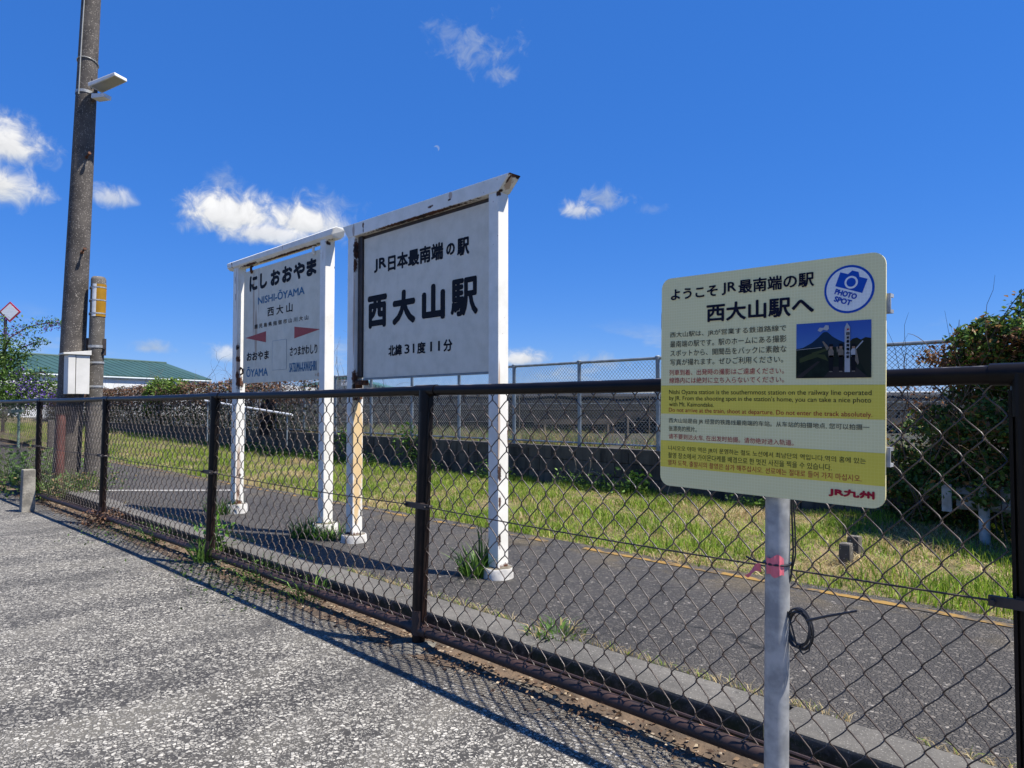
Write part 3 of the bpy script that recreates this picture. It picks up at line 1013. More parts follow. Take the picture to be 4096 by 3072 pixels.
# small name board
sx_, sy_ = -5.70, 2.86
sm = thing('station_board', 'smaller weathered white name board with red arrows and rust streaks', 'station sign', (sx_, sy_, PZ))
def S(x, y, z):
    return (x - sx_, y - sy_, z - PZ)
stained_paint('small_post_left', (0.82, 0.785, 0.69),
    stains=[(S(-6.445, 2.82, 1.40), (.03, .04, .045)), (S(-6.45, 2.83, 1.55), (.022, .03, .035)), (S(-6.452, 2.82, 1.66), (.02, .03, .03)), (S(-6.45, 2.85, 1.33), (.02, .05, .08)), (S(-6.45, 2.84, PZ + .09), (.05, .06, .05)), (S(-6.44, 2.86, .46), (.02, .02, .03)), (S(-6.50, 2.818, 2.30), (.006, .01, .05)), (S(-6.49, 2.818, 2.14), (.006, .01, .05)), (S(-6.44, 2.85, .30), (.02, .02, .05))],
    streak=[(S(-6.45, 2.83, 1.5), (.02, .03, .25)), (S(-6.44, 2.85, .45), (.02, .03, .35)), (S(-6.47, 2.818, 2.2), (.008, .01, .3))])
stained_paint('small_post_right', (0.82, 0.785, 0.69), stains=[(S(-4.864, 2.84, 2.385), (.02, .03, .02)), (S(-4.87, 2.86, PZ + .06), (.04, .04, .012)), (S(-4.864, 2.9, 2.2), (.01, .006, .012))], streak=[(S(-4.90, 2.818, 2.3), (.006, .01, .09))])
stained_paint('small_beam', (0.82, 0.785, 0.69),
    stains=[(S(-6.22, 2.83, 2.412), (.20, .035, .012)), (S(-5.5, 2.85, 2.408), (.8, .03, .006)), (S(-6.56, 2.81, 2.47), (.012, .02, .025))],
    streak=[(S(-6.55, 2.81, 2.44), (.015, .02, .05)), (S(-5.55, 2.81, 2.47), (.01, .02, .05))])
stained_paint('small_face', (0.71, 0.65, 0.50), streak=[(S(-6.20, 2.86, 2.05), (.020, .03, .42)), (S(-6.15, 2.86, 1.78), (.035, .03, .32)), (S(-6.10, 2.86, 2.2), (.010, .03, .28)), (S(-5.0, 2.86, 1.36), (.10, .03, .02))], rough=0.5, specks=0.1)
part('post', MB().box(-6.545, -6.448, 2.818, 2.902, PZ + 0.03, 2.415), 'small_post_left', sm, bevel=0.006)
part('post', MB().box(-4.945, -4.862, 2.818, 2.902, PZ + 0.03, 2.415), 'small_post_right', sm, bevel=0.006)
ends = lambda x, g: [(x, 2.806, 2.430), (x + g, 2.806, 2.474), (x + g, 2.835, 2.492), (x + g, 2.894, 2.492), (x + g, 2.915, 2.474), (x, 2.915, 2.43), (x - g * .6, 2.894, 2.408), (x - g * .6, 2.830, 2.408)]
A_, B_ = ends(-6.655, -0.012), ends(-4.755, 0.018)
mb = MB().add(A_ + B_, [tuple(range(8)), tuple(range(15, 7, -1))] + [(i, (i + 1) % 8, 8 + (i + 1) % 8, 8 + i) for i in range(8)])
part('beam', mb, 'small_beam', sm, bevel=0.003)
sf = part('panel', MB().box(-6.408, -4.948, 2.862, 2.874, 1.322, 2.366), 'small_face', sm, bevel=0.002)
for hx in (-6.235, -5.105):
    mb = MB().tube([(hx, 2.865, 2.41), (hx, 2.848, 2.39), (hx, 2.850, 2.36), (hx, 2.858, 2.335)], 0.012, 8)
    mb.tube([(hx - .015, 2.852, 2.352), (hx + .015, 2.852, 2.352)], 0.008, 8)
    part('hanger', mb, 'rust' if hx < -6 else 'small_beam', sm, smooth=True)
part('hook', MB().tube([(-6.445, 2.85, 1.45), (-6.42, 2.845, 1.47), (-6.395, 2.85, 1.455), (-6.40, 2.858, 1.42), (-6.44, 2.855, 1.405)], 0.008, 6), 'rust', sm, smooth=True)
YS = 2.8605
for ch, xa, xb in (('に', -6.29, -6.125), ('し', -6.075, -5.935), ('お', -5.868, -5.690), ('お', -5.655, -5.475), ('や', -5.455, -5.26), ('ま', -5.235, -5.072)):
    lettering(ch, xa, xb, 2.168, 2.312, YS, 'ink_black', sf, 0.0095)
lettering('NISHI-ŌYAMA', -6.110, -5.262, 2.032, 2.118, YS, 'ink_blue_faded', sf, 0.0022)
lettering('西 大 山', -5.922, -5.464, 1.906, 1.988, YS, 'ink_black', sf, 0.0018)
lettering('鹿 児 島 県 指 宿 市 山 川 大 山', -6.177, -5.197, 1.815, 1.856, YS, 'ink_black', sf, 0.0008)
part('arrow', MB().face([(-6.362, 1.745), (-5.945, 1.678), (-5.945, 1.778)], YS), 'ink_red_faded', sf)
part('arrow', MB().face([(-5.428, 1.677), (-5.006, 1.722), (-5.428, 1.776)], YS), 'ink_red_faded', sf)
lettering('おおやま', -6.328, -5.886, 1.526, 1.606, YS, 'ink_black', sf, 0.003)
lettering('ŌYAMA', -6.330, -5.902, 1.378, 1.472, YS, 'ink_blue_faded', sf, 0.0022)
lettering('さつまかわしり', -5.502, -5.049, 1.532, 1.608, YS, 'ink_black', sf, 0.002)
lettering('SATSUMA-KAWASHIRI', -5.507, -5.058, 1.394, 1.474, YS, 'ink_blue_faded', sf, 0.0012)
part('patch', MB().box(-5.815, -5.563, 2.8595, 2.863, 1.425, 1.680), 'small_face', sf)
o_ = MB()
for q in ((-5.817, -5.561, 1.679, 1.6825), (-5.817, -5.561, 1.4225, 1.426), (-5.8185, -5.8150, 1.424, 1.681), (-5.5635, -5.560, 1.424, 1.681)):
    o_.box(q[0], q[1], 2.8590, 2.8618, q[2], q[3])
part('patch_edge', o_, 'ink_grey_line', sf)
collar(-6.497, 2.86, 0.094, 0.085, sm)
collar(-4.903, 2.86, 0.098, 0.090, sm)

# ------------------------------------------------------------------ visitor information sign
K = 0.79      # the sign stands a little way in front of the fence
ix, iy = -0.8885 * K, 1.866 * K + 0.052
info = thing('information_sign', 'cream and yellow multilingual information sign on a galvanised pole', 'information sign', (ix, iy, 0.0))
info.rotation_euler = (0, R(1.05), 0)
# its own coordinates: mesh is written as if upright, around the pole's axis, plate x measured from the pole
def IX(x, z):       # measured place on the tilted plate -> upright coordinates
    a = -R(1.05)
    x, z = x * K, 1.1 + (z - 1.1) * K
    dx, dz = x - ix, z
    return ix + dx * math.cos(a) + dz * math.sin(a), -dx * math.sin(a) + dz * math.cos(a)
part('pole', MB().lathe([(0.0262, -0.05), (0.0262, 0.80), (0.0262, 1.36), (0.024, 1.364)], ix, iy, 24), 'galvanised', info, smooth=True)
cxx, czz = IX((-1.195 - 0.556 - 1.215 - 0.569) / 4, 1.173)
HW, HH = 0.3215 * K, 0.3185 * K
def rrect(cx, cz, hw, hh, r, n=6):
    pts = []
    for qx, qz, a0 in ((1, 1, 0), (-1, 1, 90), (-1, -1, 180), (1, -1, 270)):
        for k in range(n + 1):
            a = R(a0 + 90 * k / n)
            pts.append((cx + qx * (hw - r) + r * math.cos(a), cz + qz * (hh - r) + r * math.sin(a)))
    return pts
YP = 1.866 * K
plate = part('plate', MB().slab(rrect(cxx, czz, HW, HH, 0.032 * K), YP, YP + 0.004), 'sheet_cream', info)
mb = MB()
for zc in (czz + 0.15, czz - 0.15):
    mb.box(cxx - HW - .004, cxx + HW + .007, YP + 0.0045, YP + 0.024, zc - 0.019, zc - 0.012)
    mb.box(cxx - HW - .004, cxx + HW + .007, YP + 0.0045, YP + 0.024, zc + 0.012, zc + 0.019)
    mb.box(cxx - HW - .004, cxx + HW + .007, YP + 0.0045, YP + 0.008, zc - 0.012, zc + 0.012)
part('back_rail', mb, 'galvanised', info)
mb = MB()
for zc in (czz + 0.15, czz - 0.15):
    mb.lathe([(0.0285, zc - 0.014), (0.0285, zc + 0.014)], ix, iy, 20)
part('pole_clamp', mb, 'galvanised', info, smooth=True)
EY = YP - 0.0006
def band(z_l1, z_l0):
    (a, z1), (b_, z0) = IX(-0.885, z_l1), IX(-0.885, z_l0)
    part('yellow_band', MB().face([(cxx - HW + .001, z0), (cxx + HW - .001, z0), (cxx + HW - .001, z1), (cxx - HW + .001, z1)], EY), 'sheet_yellow', plate)
band(1.1615, 1.0750)
band(0.9925, 0.9115)
IY = YP - 0.0012
def iline(body, xl, xr, zl0, zl1, mat, bold=0.0):
    """xl, xr and the baseline/top at the left end, as measured on the tilted plate"""
    x0, z0 = IX(xl, zl0)
    x1, _ = IX(xr, zl0)
    _, z1 = IX(xl, zl1)
    return lettering(body, x0, x1, z0, z1, IY, mat, plate, bold)
iline('ようこそ', -1.167, -1.010, 1.428, 1.461, 'ink_navy', 0.0009)
iline('JR', -0.997, -0.952, 1.425, 1.461, 'ink_navy', 0.0007)
iline('最南端の駅', -0.945, -0.732, 1.4235, 1.463, 'ink_navy', 0.0008)
iline('西大山駅へ', -1.047, -0.733, 1.350, 1.404, 'ink_navy', 0.0013)
for k, s in enumerate(('西大山駅は、JRが営業する鉄道路線で', '最南端の駅です。駅のホームにある撮影', 'スポットから、開聞岳をバックに素敵な', '写真が撮れます。ぜひご利用ください。')):
    z0 = 1.3110 - k * 0.0278
    iline(s, -1.171, -0.808 + (0.0 if k < 3 else -0.010), z0, z0 + 0.0195, 'ink_black', 0.0)
iline('列車到着、出発時の撮影はご遠慮ください。', -1.175, -0.816, 1.1975, 1.2150, 'ink_red', 0.0)
iline('線路内には絶対に立ち入らないでください。', -1.175, -0.816, 1.1735, 1.1910, 'ink_red', 0.0)
iline('Nishi Oyama station is the southernmost station on the railway line operated', -1.176, -0.595, 1.1365, 1.1535, 'ink_black', 0.0)
iline("by JR. From the shooting spot in the station's home, you can take a nice photo", -1.176, -0.596, 1.1180, 1.1350, 'ink_black', 0.0)
iline('with Mt. Kaimondake.', -1.176, -1.026, 1.1030, 1.1160, 'ink_black', 0.0)
iline('Do not arrive at the train, shoot at departure. Do not enter the track absolutely.', -1.177, -0.594, 1.0820, 1.0985, 'ink_red', 0.0)
iline('西大山站是由 JR 经营的铁路线最南端的车站。从车站的拍摄地点, 您可以拍摄一', -1.178, -0.601, 1.0505, 1.0675, 'ink_black', 0.0)
iline('张漂亮的照片。', -1.178, -1.082, 1.0270, 1.0435, 'ink_black', 0.0)
iline('请不要到达火车, 在出发时拍摄。请勿绝对进入轨道。', -1.179, -0.792, 1.0030, 1.0195, 'ink_red', 0.0)
iline('니시오오 야마 역은 JR이 운영하는 철도 노선에서 최남단의 역입니다.역의 홈에 있는', -1.180, -0.611, 0.9660, 0.9835, 'ink_black', 0.0)
iline('촬영 장소에서 가이몬다케를 배경으로 한 멋진 사진을 찍을 수 있습니다.', -1.181, -0.694, 0.9450, 0.9620, 'ink_black', 0.0)
iline('열차 도착, 출발시의 촬영은 삼가 해주십시오. 선로에는 절대로 들어 가지 마십시오.', -1.182, -0.622, 0.9225, 0.9400, 'ink_red', 0.0)
iline('JR九州', -0.703, -0.592, 0.8705, 0.8930, 'ink_red', 0.0012)
# photo spot roundel
rcx, rcz = IX(-0.645, 1.4010)
RR = 0.0615 * K
circ = lambda cx, cz, r, n=40: [(cx + r * math.cos(2 * math.pi * k / n), cz + r * math.sin(2 * math.pi * k / n)) for k in range(n)]
rd = part('roundel', MB().face(circ(rcx, rcz, RR), EY), 'ink_photo_blue', plate)
part('roundel_field', MB().face(circ(rcx, rcz, RR * 0.905), EY - 0.0004), 'sheet_white', plate)
an = R(-20)
def rp(pts, k=RR):
    return [(rcx + (x * math.cos(an) - z * math.sin(an)) * k, rcz + (x * math.sin(an) + z * math.cos(an)) * k) for x, z in pts]
part('camera_symbol', MB().face(rp([(-.57, -.02), (.57, -.02), (.57, .58), (.24, .58), (.13, .76), (-.13, .76), (-.24, .58), (-.57, .58)]), EY - 0.0008), 'ink_photo_blue', plate)
lc = rp([(0, .29)])[0]
part('lens_ring', MB().face(circ(lc[0], lc[1], RR * .265, 28), EY - 0.0012), 'sheet_white', plate)
part('lens_centre', MB().face(circ(lc[0], lc[1], RR * .185, 28), EY - 0.0016), 'ink_photo_blue', plate)
for s, (xa, xb, za, zb) in (('PHOTO', (-.50, .42, -.34, -.10)), ('SPOT', (-.42, .30, -.64, -.40))):
    lettering(s, rcx + xa * RR, rcx + xb * RR, rcz + za * RR, rcz + zb * RR, EY - 0.0008, 'ink_photo_blue', plate, 0.0007, rot=(rcx, rcz, an))
# printed holiday picture
pxl, pz0 = IX(-0.783, 1.1775)
pxr, pz1 = IX(-0.5925, 1.3190)
PW, PHt = pxr - pxl, pz1 - pz0
def pp(pts, layer, mat, nm='printed_shape'):
    return part(nm, MB().face([(pxl + x * PW, pz0 + z * PHt) for x, z in pts], EY - 0.0003 - layer * 0.0003), mat, pic if layer else plate)
pic = pp([(0, 0), (1, 0), (1, 1), (0, 1)], 0, 'print_sky', 'printed_photo')
pp([(0, .53), (.10, .56), (.22, .64), (.31, .735), (.365, .81), (.385, .825), (.42, .828), (.44, .815), (.50, .74), (.57, .68), (.66, .625), (1, .58), (1, .3), (0, .3)], 1, 'print_hill')
pp([(0, .54), (.35, .565), (.45, .56), (1, .50), (1, 0), (0, 0)], 2, 'print_field')
pp([(0, .515), (.36, .548), (.36, .556), (0, .523)], 3, 'print_white')
pp([(.22, .40), (.45, .50), (.45, .54), (.22, .46)], 3, 'print_grass')
pp([(.72, .62), (.76, .68), (.82, .70), (.87, .66), (.93, .70), (1, .68), (1, .0), (.97, .0), (.85, .3), (.72, .42)], 3, 'print_tree')
pp([(.38, 0), (.97, 0), (.80, .20), (.50, .20)], 4, 'print_path')
pp([(.30, .86), (.33, .91), (.38, .90), (.41, .95), (.45, .94), (.455, .88), (.43, .85), (.38, .87), (.34, .83)], 4, 'print_white')
pp([(.665, .10), (.735, .10), (.735, .885), (.695, .97), (.665, .88)], 6, 'print_white')
lettering('JR', pxl + .690 * PW, pxl + .728 * PW, pz0 + .83 * PHt, pz0 + .865 * PHt, EY - .0024, 'ink_red', pic, 0.0004)
for k, ch in enumerate('日本最南端の駅'):
    zt_ = .80 - k * .068
    lettering(ch, pxl + .688 * PW, pxl + .728 * PW, pz0 + (zt_ - .052) * PHt, pz0 + zt_ * PHt, EY - .0024, 'ink_black', pic, 0.0004)
def printed_person(x, mat, top, armup):
    pp([(x - .026, .12), (x + .026, .12), (x + .032, .40), (x - .030, .40)], 5, 'print_black')
    pp([(x - .032, .37), (x + .034, .37), (x + .036, top - .06), (x + .016, top - .02), (x - .02, top - .02), (x - .038, top - .06)], 5, mat)
    pp([(x - .018, top - .02), (x + .018, top - .02), (x + .02, top + .045), (x - .02, top + .045)], 5, 'print_skin')
    pp([(x - .026, top + .02), (x + .026, top + .02), (x + .022, top + .065), (x - .022, top + .065)], 5.5, 'print_black')
    pp(armup, 5, mat)
    pp([(x - .022, .105), (x + .02, .105), (x + .02, .122), (x - .022, .122)], 5.4, 'print_beige')
printed_person(.485, 'print_beige', .54, [(.43, .49), (.46, .54), (.385, .66), (.365, .655)])
printed_person(.615, 'print_beige', .54, [(.565, .44), (.585, .50), (.572, .56), (.555, .55)])
printed_person(.780, 'print_white', .53, [(.795, .47), (.81, .52), (.895, .645), (.905, .63)])
pp([(.80, .30), (.835, .22), (.85, .26), (.82, .48), (.805, .50)], 5.2, 'print_beige')
pp([(.05, .28), (.30, .38), (.45, .30), (.40, .42), (.20, .44), (.05, .36)], 3.2, 'print_grass')
pp([(.0, .02), (.30, .30), (.34, .30), (.08, .0)], 3.4, 'print_path')

# cable tie with pink tape, and the coil of cable hung on the mesh
tie = thing('pink_tape', 'torn strip of pink tape and cable tie round the sign pole', 'tape', (-0.70, 1.50, 0.75))
zc = 1.1 + (0.658 - 1.1) * K
ax = ix + zc * math.tan(R(1.05))
part('cable_tie', MB().tube([(ax + 0.028 * math.cos(a), iy + 0.028 * math.sin(a), zc + 0.004) for a in np.linspace(0, 2 * math.pi, 25)], 0.0028, 6, caps=False).tube([(ax - .02, iy - .024, zc + .004), (ax - .037, iy - .029, zc + .006), (ax - .060, iy - .027, zc + .013)], 0.0022, 6), 'black_rubber', tie, smooth=True)
def wrapped(a0, a1, z0f, z1f, n=9, r=0.0293):
    mb = MB()
    for k in range(n):
        t_ = k / (n - 1)
        a = R(a0 + (a1 - a0) * t_)
        w_ = 0.0015 * math.sin(k * 2.3)
        x, y = ax + (r + w_) * math.cos(a), iy + (r + w_) * math.sin(a)
        mb.v += [(x, y, z0f(t_)), (x, y, z1f(t_))]
    for k in range(n - 1):
        mb.f.append((2 * k, 2 * k + 2, 2 * k + 3, 2 * k + 1))
    return mb
part('strip', wrapped(-118, -38, lambda t_: zc - .020 + .004 * math.sin(t_ * 9), lambda t_: zc + .022 - .005 * math.sin(t_ * 7)), 'pink_tape', tie)
tl = MB()
for k in range(8):
    t_ = k / 7
    x = ax - 0.027 - 0.04 * t_
    y = iy - 0.022 - 0.006 * math.sin(t_ * 4)
    z = zc - .008 - 0.022 * t_ + 0.006 * math.sin(t_ * 6)
    tl.v += [(x, y, z - .010 * (1 - .8 * t_)), (x, y - 0.004 * math.cos(k), z + .010 * (1 - .7 * t_))]
for k in range(7):
    tl.f.append((2 * k, 2 * k + 2, 2 * k + 3, 2 * k + 1))
part('loose_tail', tl, 'pink_tape', tie)

def near(mb):
    """measured against the fence plane; the cable hangs from the pole, nearer by the same factor"""
    mb.v = [(x * K, (y - 0.03) * K, 1.1 + (z - 1.1) * K) for x, y, z in mb.v]
    return mb
coil = thing('cable_coil', 'small coil of black cable hanging against the sign pole', 'cable', (-0.655, 1.55, 0.62))
cm = MB()
for k in range(7):
    rx, rz = 0.030 + 0.004 * random.random(), 0.045 + 0.010 * random.random()
    ox, oz = random.uniform(-.004, .004), random.uniform(-.006, .004)
    tilt = random.uniform(-.25, .25)
    pts = []
    for a in np.linspace(0, 2 * math.pi, 26):
        x, z = rx * math.cos(a), rz * math.sin(a)
        x, z = x * math.cos(tilt) - z * math.sin(tilt), x * math.sin(tilt) + z * math.cos(tilt)
        pts.append((-0.815 + ox + x, 1.968 + 0.004 * math.sin(a * 2 + k) + (k - 3) * .003, 0.492 + oz + z))
    cm.tube(pts, 0.0024, 6, caps=False)
part('loops', near(cm), 'black_rubber', coil, smooth=True)
part('loose_loop', near(MB().tube([(-0.842, 1.955, 0.535), (-0.828, 1.950, 0.50), (-0.815, 1.950, 0.45), (-0.800, 1.955, 0.428), (-0.785, 1.96, 0.44), (-0.779, 1.962, 0.48)], 0.0024, 6)), 'black_rubber', coil, smooth=True)
part('tie_end', near(MB().tube([(-0.790, 1.958, 0.520), (-0.74, 1.962, 0.541), (-0.663, 1.968, 0.570)], [0.0042, 0.0036, 0.0030], 6)), 'black_rubber', coil, smooth=True)
part('hanging_lead', near(MB().tube([(-0.835, 1.975, 0.86), (-0.832, 1.972, 0.78), (-0.829, 1.970, 0.70), (-0.835, 1.968, 0.63), (-0.850, 1.966, 0.585), (-0.846, 1.962, 0.54)], 0.0026, 6).tube([(-0.828, 1.97, 0.86), (-0.824, 1.972, 0.76), (-0.822, 1.968, 0.69), (-0.838, 1.965, 0.62)], 0.0022, 6)), 'black_rubber', coil, smooth=True)

# ------------------------------------------------------------------ utility poles and their fittings
pole = thing('utility_pole', 'tall leaning concrete utility pole beside the fence', 'utility pole', (-10.19, 2.315, 0.0))
PA, PB = Vector((-10.215, 2.297, -0.1)), Vector((-9.71, 2.415, 8.4))
def pax(z):
    return PA.lerp(PB, (z + 0.1) / 8.5)
zs_ = [-0.1, 1, 2, 3, 4, 5, 6, 7, 8.4]
prad = lambda z: 0.155 - 0.0080 * z
part('shaft', MB().tube([pax(z) for z in zs_], [prad(z) for z in zs_], 28), 'pole_concrete', pole, smooth=True)
for z, a in ((4.17, 6), (2.98, 6), (5.5, 186), (4.6, 186)):
    p = pax(z); r = prad(z); d = Vector((math.cos(R(a)), math.sin(R(a)), 0.35))
    q0, q1 = p + d * (r - .02), p + d * (r + 0.085)
    o = part('step_bolt', MB().tube([q0, q1], 0.011, 8).tube([q1 - d * .006, q1 + d * .012], 0.020, 8).tube([p + d * (r - .01), p + d * (r + .012)], 0.02, 8), 'rust', pole, smooth=True)
# cable down the shaft
mb = MB()
cp = []
for z in np.linspace(8.3, 4.98, 12):
    a = R(-52 + 3 * math.sin(z * 2))
    p = pax(z)
    cp.append(p + Vector((math.cos(a), math.sin(a), 0)) * (prad(z) + 0.008))
part('cable', mb.tube(cp, 0.008, 6), 'lens_dull', pole, smooth=True)
def ring(axis, z, r, tube_r, mat, parent, tiltz=0.0, name='band', h=None):
    pts = []
    for k in range(33):
        a = 2 * math.pi * k / 32
        p = axis(z)
        pts.append(p + Vector((math.cos(a) * r, math.sin(a) * r, tiltz * math.cos(a + 0.8) * r)))
    if h is None:
        return part(name, MB().tube(pts, tube_r, 6, caps=False), mat, parent, smooth=True)
    mb = MB()
    for p in pts:
        mb.v += [(p.x, p.y, p.z - h), (p.x, p.y, p.z + h)]
    for k in range(32):
        mb.f.append((2 * k, 2 * k + 2, 2 * k + 3, 2 * k + 1))
    return part(name, mb, mat, parent, smooth=True)
ring(pax, 5.42, prad(5.42) + .006, 0.006, 'lens_dull', pole, 0.25, 'wire_band')
ring(pax, 5.02, prad(5.02) + .005, 0.004, 'galvanised', pole, 0.12, 'band', h=0.018)
part('earth_pipe', MB().tube([(-9.97, 2.175, 0.0), (-9.955, 2.18, 1.02)], 0.052, 14), 'red_pipe', pole, smooth=True, label='red brown earth pipe cover at the foot')
part('pipe_cap', MB().lathe([(0.060, 1.02), (0.060, 1.12)], -9.955, 2.18, 14), 'black_steel', pole, smooth=True)

# flood lamp on the pole
lp = pax(5.05)
lamp = thing('flood_lamp', 'white flat lamp head clamped to the tall utility pole', 'lamp', (lp.x + 0.15, lp.y + 0.05, 5.0))
vr, vy = Vector((0.7085, 0.7057, 0)), Vector((-0.7057, 0.7085, 0))
arm_dir = (vr * 0.95 - vy * 0.30).normalized()
side = Vector((-arm_dir.y, arm_dir.x, 0))
def lampbox(c, l, w, h, up, tilt):
    d = (arm_dir * math.cos(tilt) + Vector((0, 0, 1)) * math.sin(tilt))
    n_ = side.cross(d) * -1
    n_ = d.cross(side)
    f0 = [c - side * w - n_ * h, c + side * w - n_ * h, c + side * w + n_ * h, c - side * w + n_ * h]
    c2_ = c + d * l
    f1 = [c2_ - side * w * .92 - n_ * h * .8, c2_ + side * w * .92 - n_ * h * .8, c2_ + side * w * .92 + n_ * h * .8, c2_ - side * w * .92 + n_ * h * .8]
    return MB().hull8(f0, f1), d, n_
c0 = lp + arm_dir * 0.16 + side * -0.02 + Vector((0, 0, 0.03))
mbh, d_, n_ = lampbox(c0, 0.42, 0.10, 0.026, 1, R(11))
part('housing', mbh, 'paint_grey_white', lamp, bevel=0.008)
low_ = -1 if n_.z > 0 else 1
cc_ = c0 + d_ * 0.03 + n_ * low_ * 0.0262
cc2 = c0 + d_ * 0.40 + n_ * low_ * 0.0235
part('diffuser', MB().add([cc_ - side * .083, cc_ + side * .083, cc2 + side * .076, cc2 - side * .076], [(0, 1, 2, 3)]), 'lens_dull', lamp)
c1_ = lp + arm_dir * 0.17 + side * -0.02 + Vector((0, 0, -0.095))
mbh, d2, n2_ = lampbox(c1_, 0.20, 0.06, 0.030, 1, R(-4))
part('sensor_box', mbh, 'paint_grey_white', lamp, bevel=0.006)
part('bracket', MB().tube([lp + arm_dir * .10 + Vector((0, 0, -.12)), lp + arm_dir * .145 + Vector((0, 0, -.10)), lp + arm_dir * .155 + Vector((0, 0, .03))], 0.022, 8).tube([lp + arm_dir * .13 + Vector((0, -.03, .06)), lp + arm_dir * .16 + Vector((0, -.03, .10)), lp + arm_dir * .14 + Vector((0, -.03, .15))], 0.012, 6), 'black_steel', lamp, bevel=0.003)

sp = thing('concrete_post', 'shorter concrete pole with amber band beside the tall pole', 'pole', (-9.98, 2.53, 0.0))
SA, SB = Vector((-9.985, 2.53, -0.1)), Vector((-9.86, 2.535, 2.74))
sax = lambda z: SA.lerp(SB, (z + 0.1) / 2.84)
part('shaft', MB().tube([sax(z) for z in (-0.1, 1, 2, 2.70, 2.725, 2.74)], [0.093, 0.090, 0.0865, 0.085, 0.078, 0.06], 24), 'pole_concrete_grey', sp, smooth=True)
def wrap(axis, a0, a1, z0, z1, r, mat, parent, name):
    mb = MB()
    n = 14
    for k in range(n + 1):
        a = R(a0 + (a1 - a0) * k / n)
        for z in (z0, z1):
            p = axis(z)
            mb.v.append((p.x + r * math.cos(a), p.y + r * math.sin(a), z))
    for k in range(n):
        mb.f.append((2 * k, 2 * k + 2, 2 * k + 3, 2 * k + 1))
    return part(name, mb, mat, parent, smooth=True)
wrap(sax, -58, -27, 2.235, 2.640, 0.0905, 'white_sheet', sp, 'white_band')
wrap(sax, -27, 105, 2.235, 2.640, 0.0905, 'amber_sheet', sp, 'amber_band')
for z in (2.60, 2.44, 2.275):
    ring(sax, z, 0.0925, 0, 'galvanised', sp, 0, 'strap', h=0.008)
    q = sax(z)
    part('buckle', MB().box(q.x - .115, q.x - .085, q.y - .07, q.y - .04, z - .014, z + .014), 'black_steel', sp)
ring(sax, 1.86, 0.0925, 0, 'galvanised', sp, 0, 'strap', h=0.016)
q = sax(1.87)
part('side_plate', MB().box(q.x - .10, q.x - .075, q.y - .09, q.y - .05, 1.76, 1.97), 'black_steel', sp)
part('side_plate', MB().box(q.x + .055, q.x + .08, q.y + .05, q.y + .09, 1.75, 1.96).tube([(q.x + .08, q.y + .07, 1.84), (q.x + .11, q.y + .06, 1.84)], 0.015, 6), 'black_steel', sp)

bxr = thing('control_box', 'white steel control box with sloping lid strapped to the shorter pole', 'control box', (-9.89, 2.33, 1.26))
X0, X1, Yb0, Yb1 = -9.985, -9.785, 2.205, 2.437
part('case', MB().box(X0, X1, Yb0 + .085, Yb1, 1.262, 1.735), 'box_white', bxr, bevel=0.004)
part('door', MB().box(X0 - .002, X1 + .002, Yb0, Yb0 + .078, 1.260, 1.737), 'box_white', bxr, bevel=0.006)
part('lid', MB().hull8([(X0 - .03, Yb0 - .055, 1.742), (X1 + .02, Yb0 - .055, 1.742), (X1 + .02, Yb1 + .012, 1.742), (X0 - .03, Yb1 + .012, 1.742)], [(X0 - .03, Yb0 - .055, 1.760), (X1 + .02, Yb0 - .055, 1.760), (X1 + .02, Yb1 + .012, 1.800), (X0 - .03, Yb1 + .012, 1.800)]), 'box_white', bxr, bevel=0.003)
part('gland', MB().lathe([(0.03, 1.20), (0.03, 1.262)], -9.87, 2.33, 10), 'black_steel', bxr, smooth=True)
for z in (1.66, 1.36):
    ring(sax, z, 0.0935, 0, 'galvanised', bxr, 0, 'strap', h=0.012)

# ------------------------------------------------------------------ small concrete markers
def stub(name, label, x, y, z0, h, w, mat='stub_concrete', tilt=0.0, group=None):
    mb = MB().hull8([(x - w, y - w, z0 - .05), (x + w, y - w, z0 - .05), (x + w, y + w, z0 - .05), (x - w, y + w, z0 - .05)],
                    [(x - w * .88 + tilt, y - w * .88, z0 + h), (x + w * .88 + tilt, y - w * .88, z0 + h), (x + w * .88 + tilt, y + w * .88, z0 + h), (x - w * .88 + tilt, y + w * .88, z0 + h)])
    return single(name, mb, mat, label, 'marker post', group, bevel=0.012, jitter=0.006)
stub('marker_post', 'stubby pale concrete marker post in front of the fence at the left', -8.90, 1.655, 0.0, 0.445, 0.062, tilt=0.03)
stub('marker_post', 'short mossy concrete stub in the grass, the nearer of two', -1.665, 4.69, 0.10, 0.135, 0.038, 'pole_concrete_grey')
stub('marker_post', 'short mossy concrete stub in the grass, the farther of two', -1.735, 5.05, 0.10, 0.125, 0.043, 'pole_concrete_grey')
stub('marker_post', 'dark weathered post behind the fence at the far left edge', -13.9, 2.9, 0.1, 0.78, 0.05, 'pole_concrete')

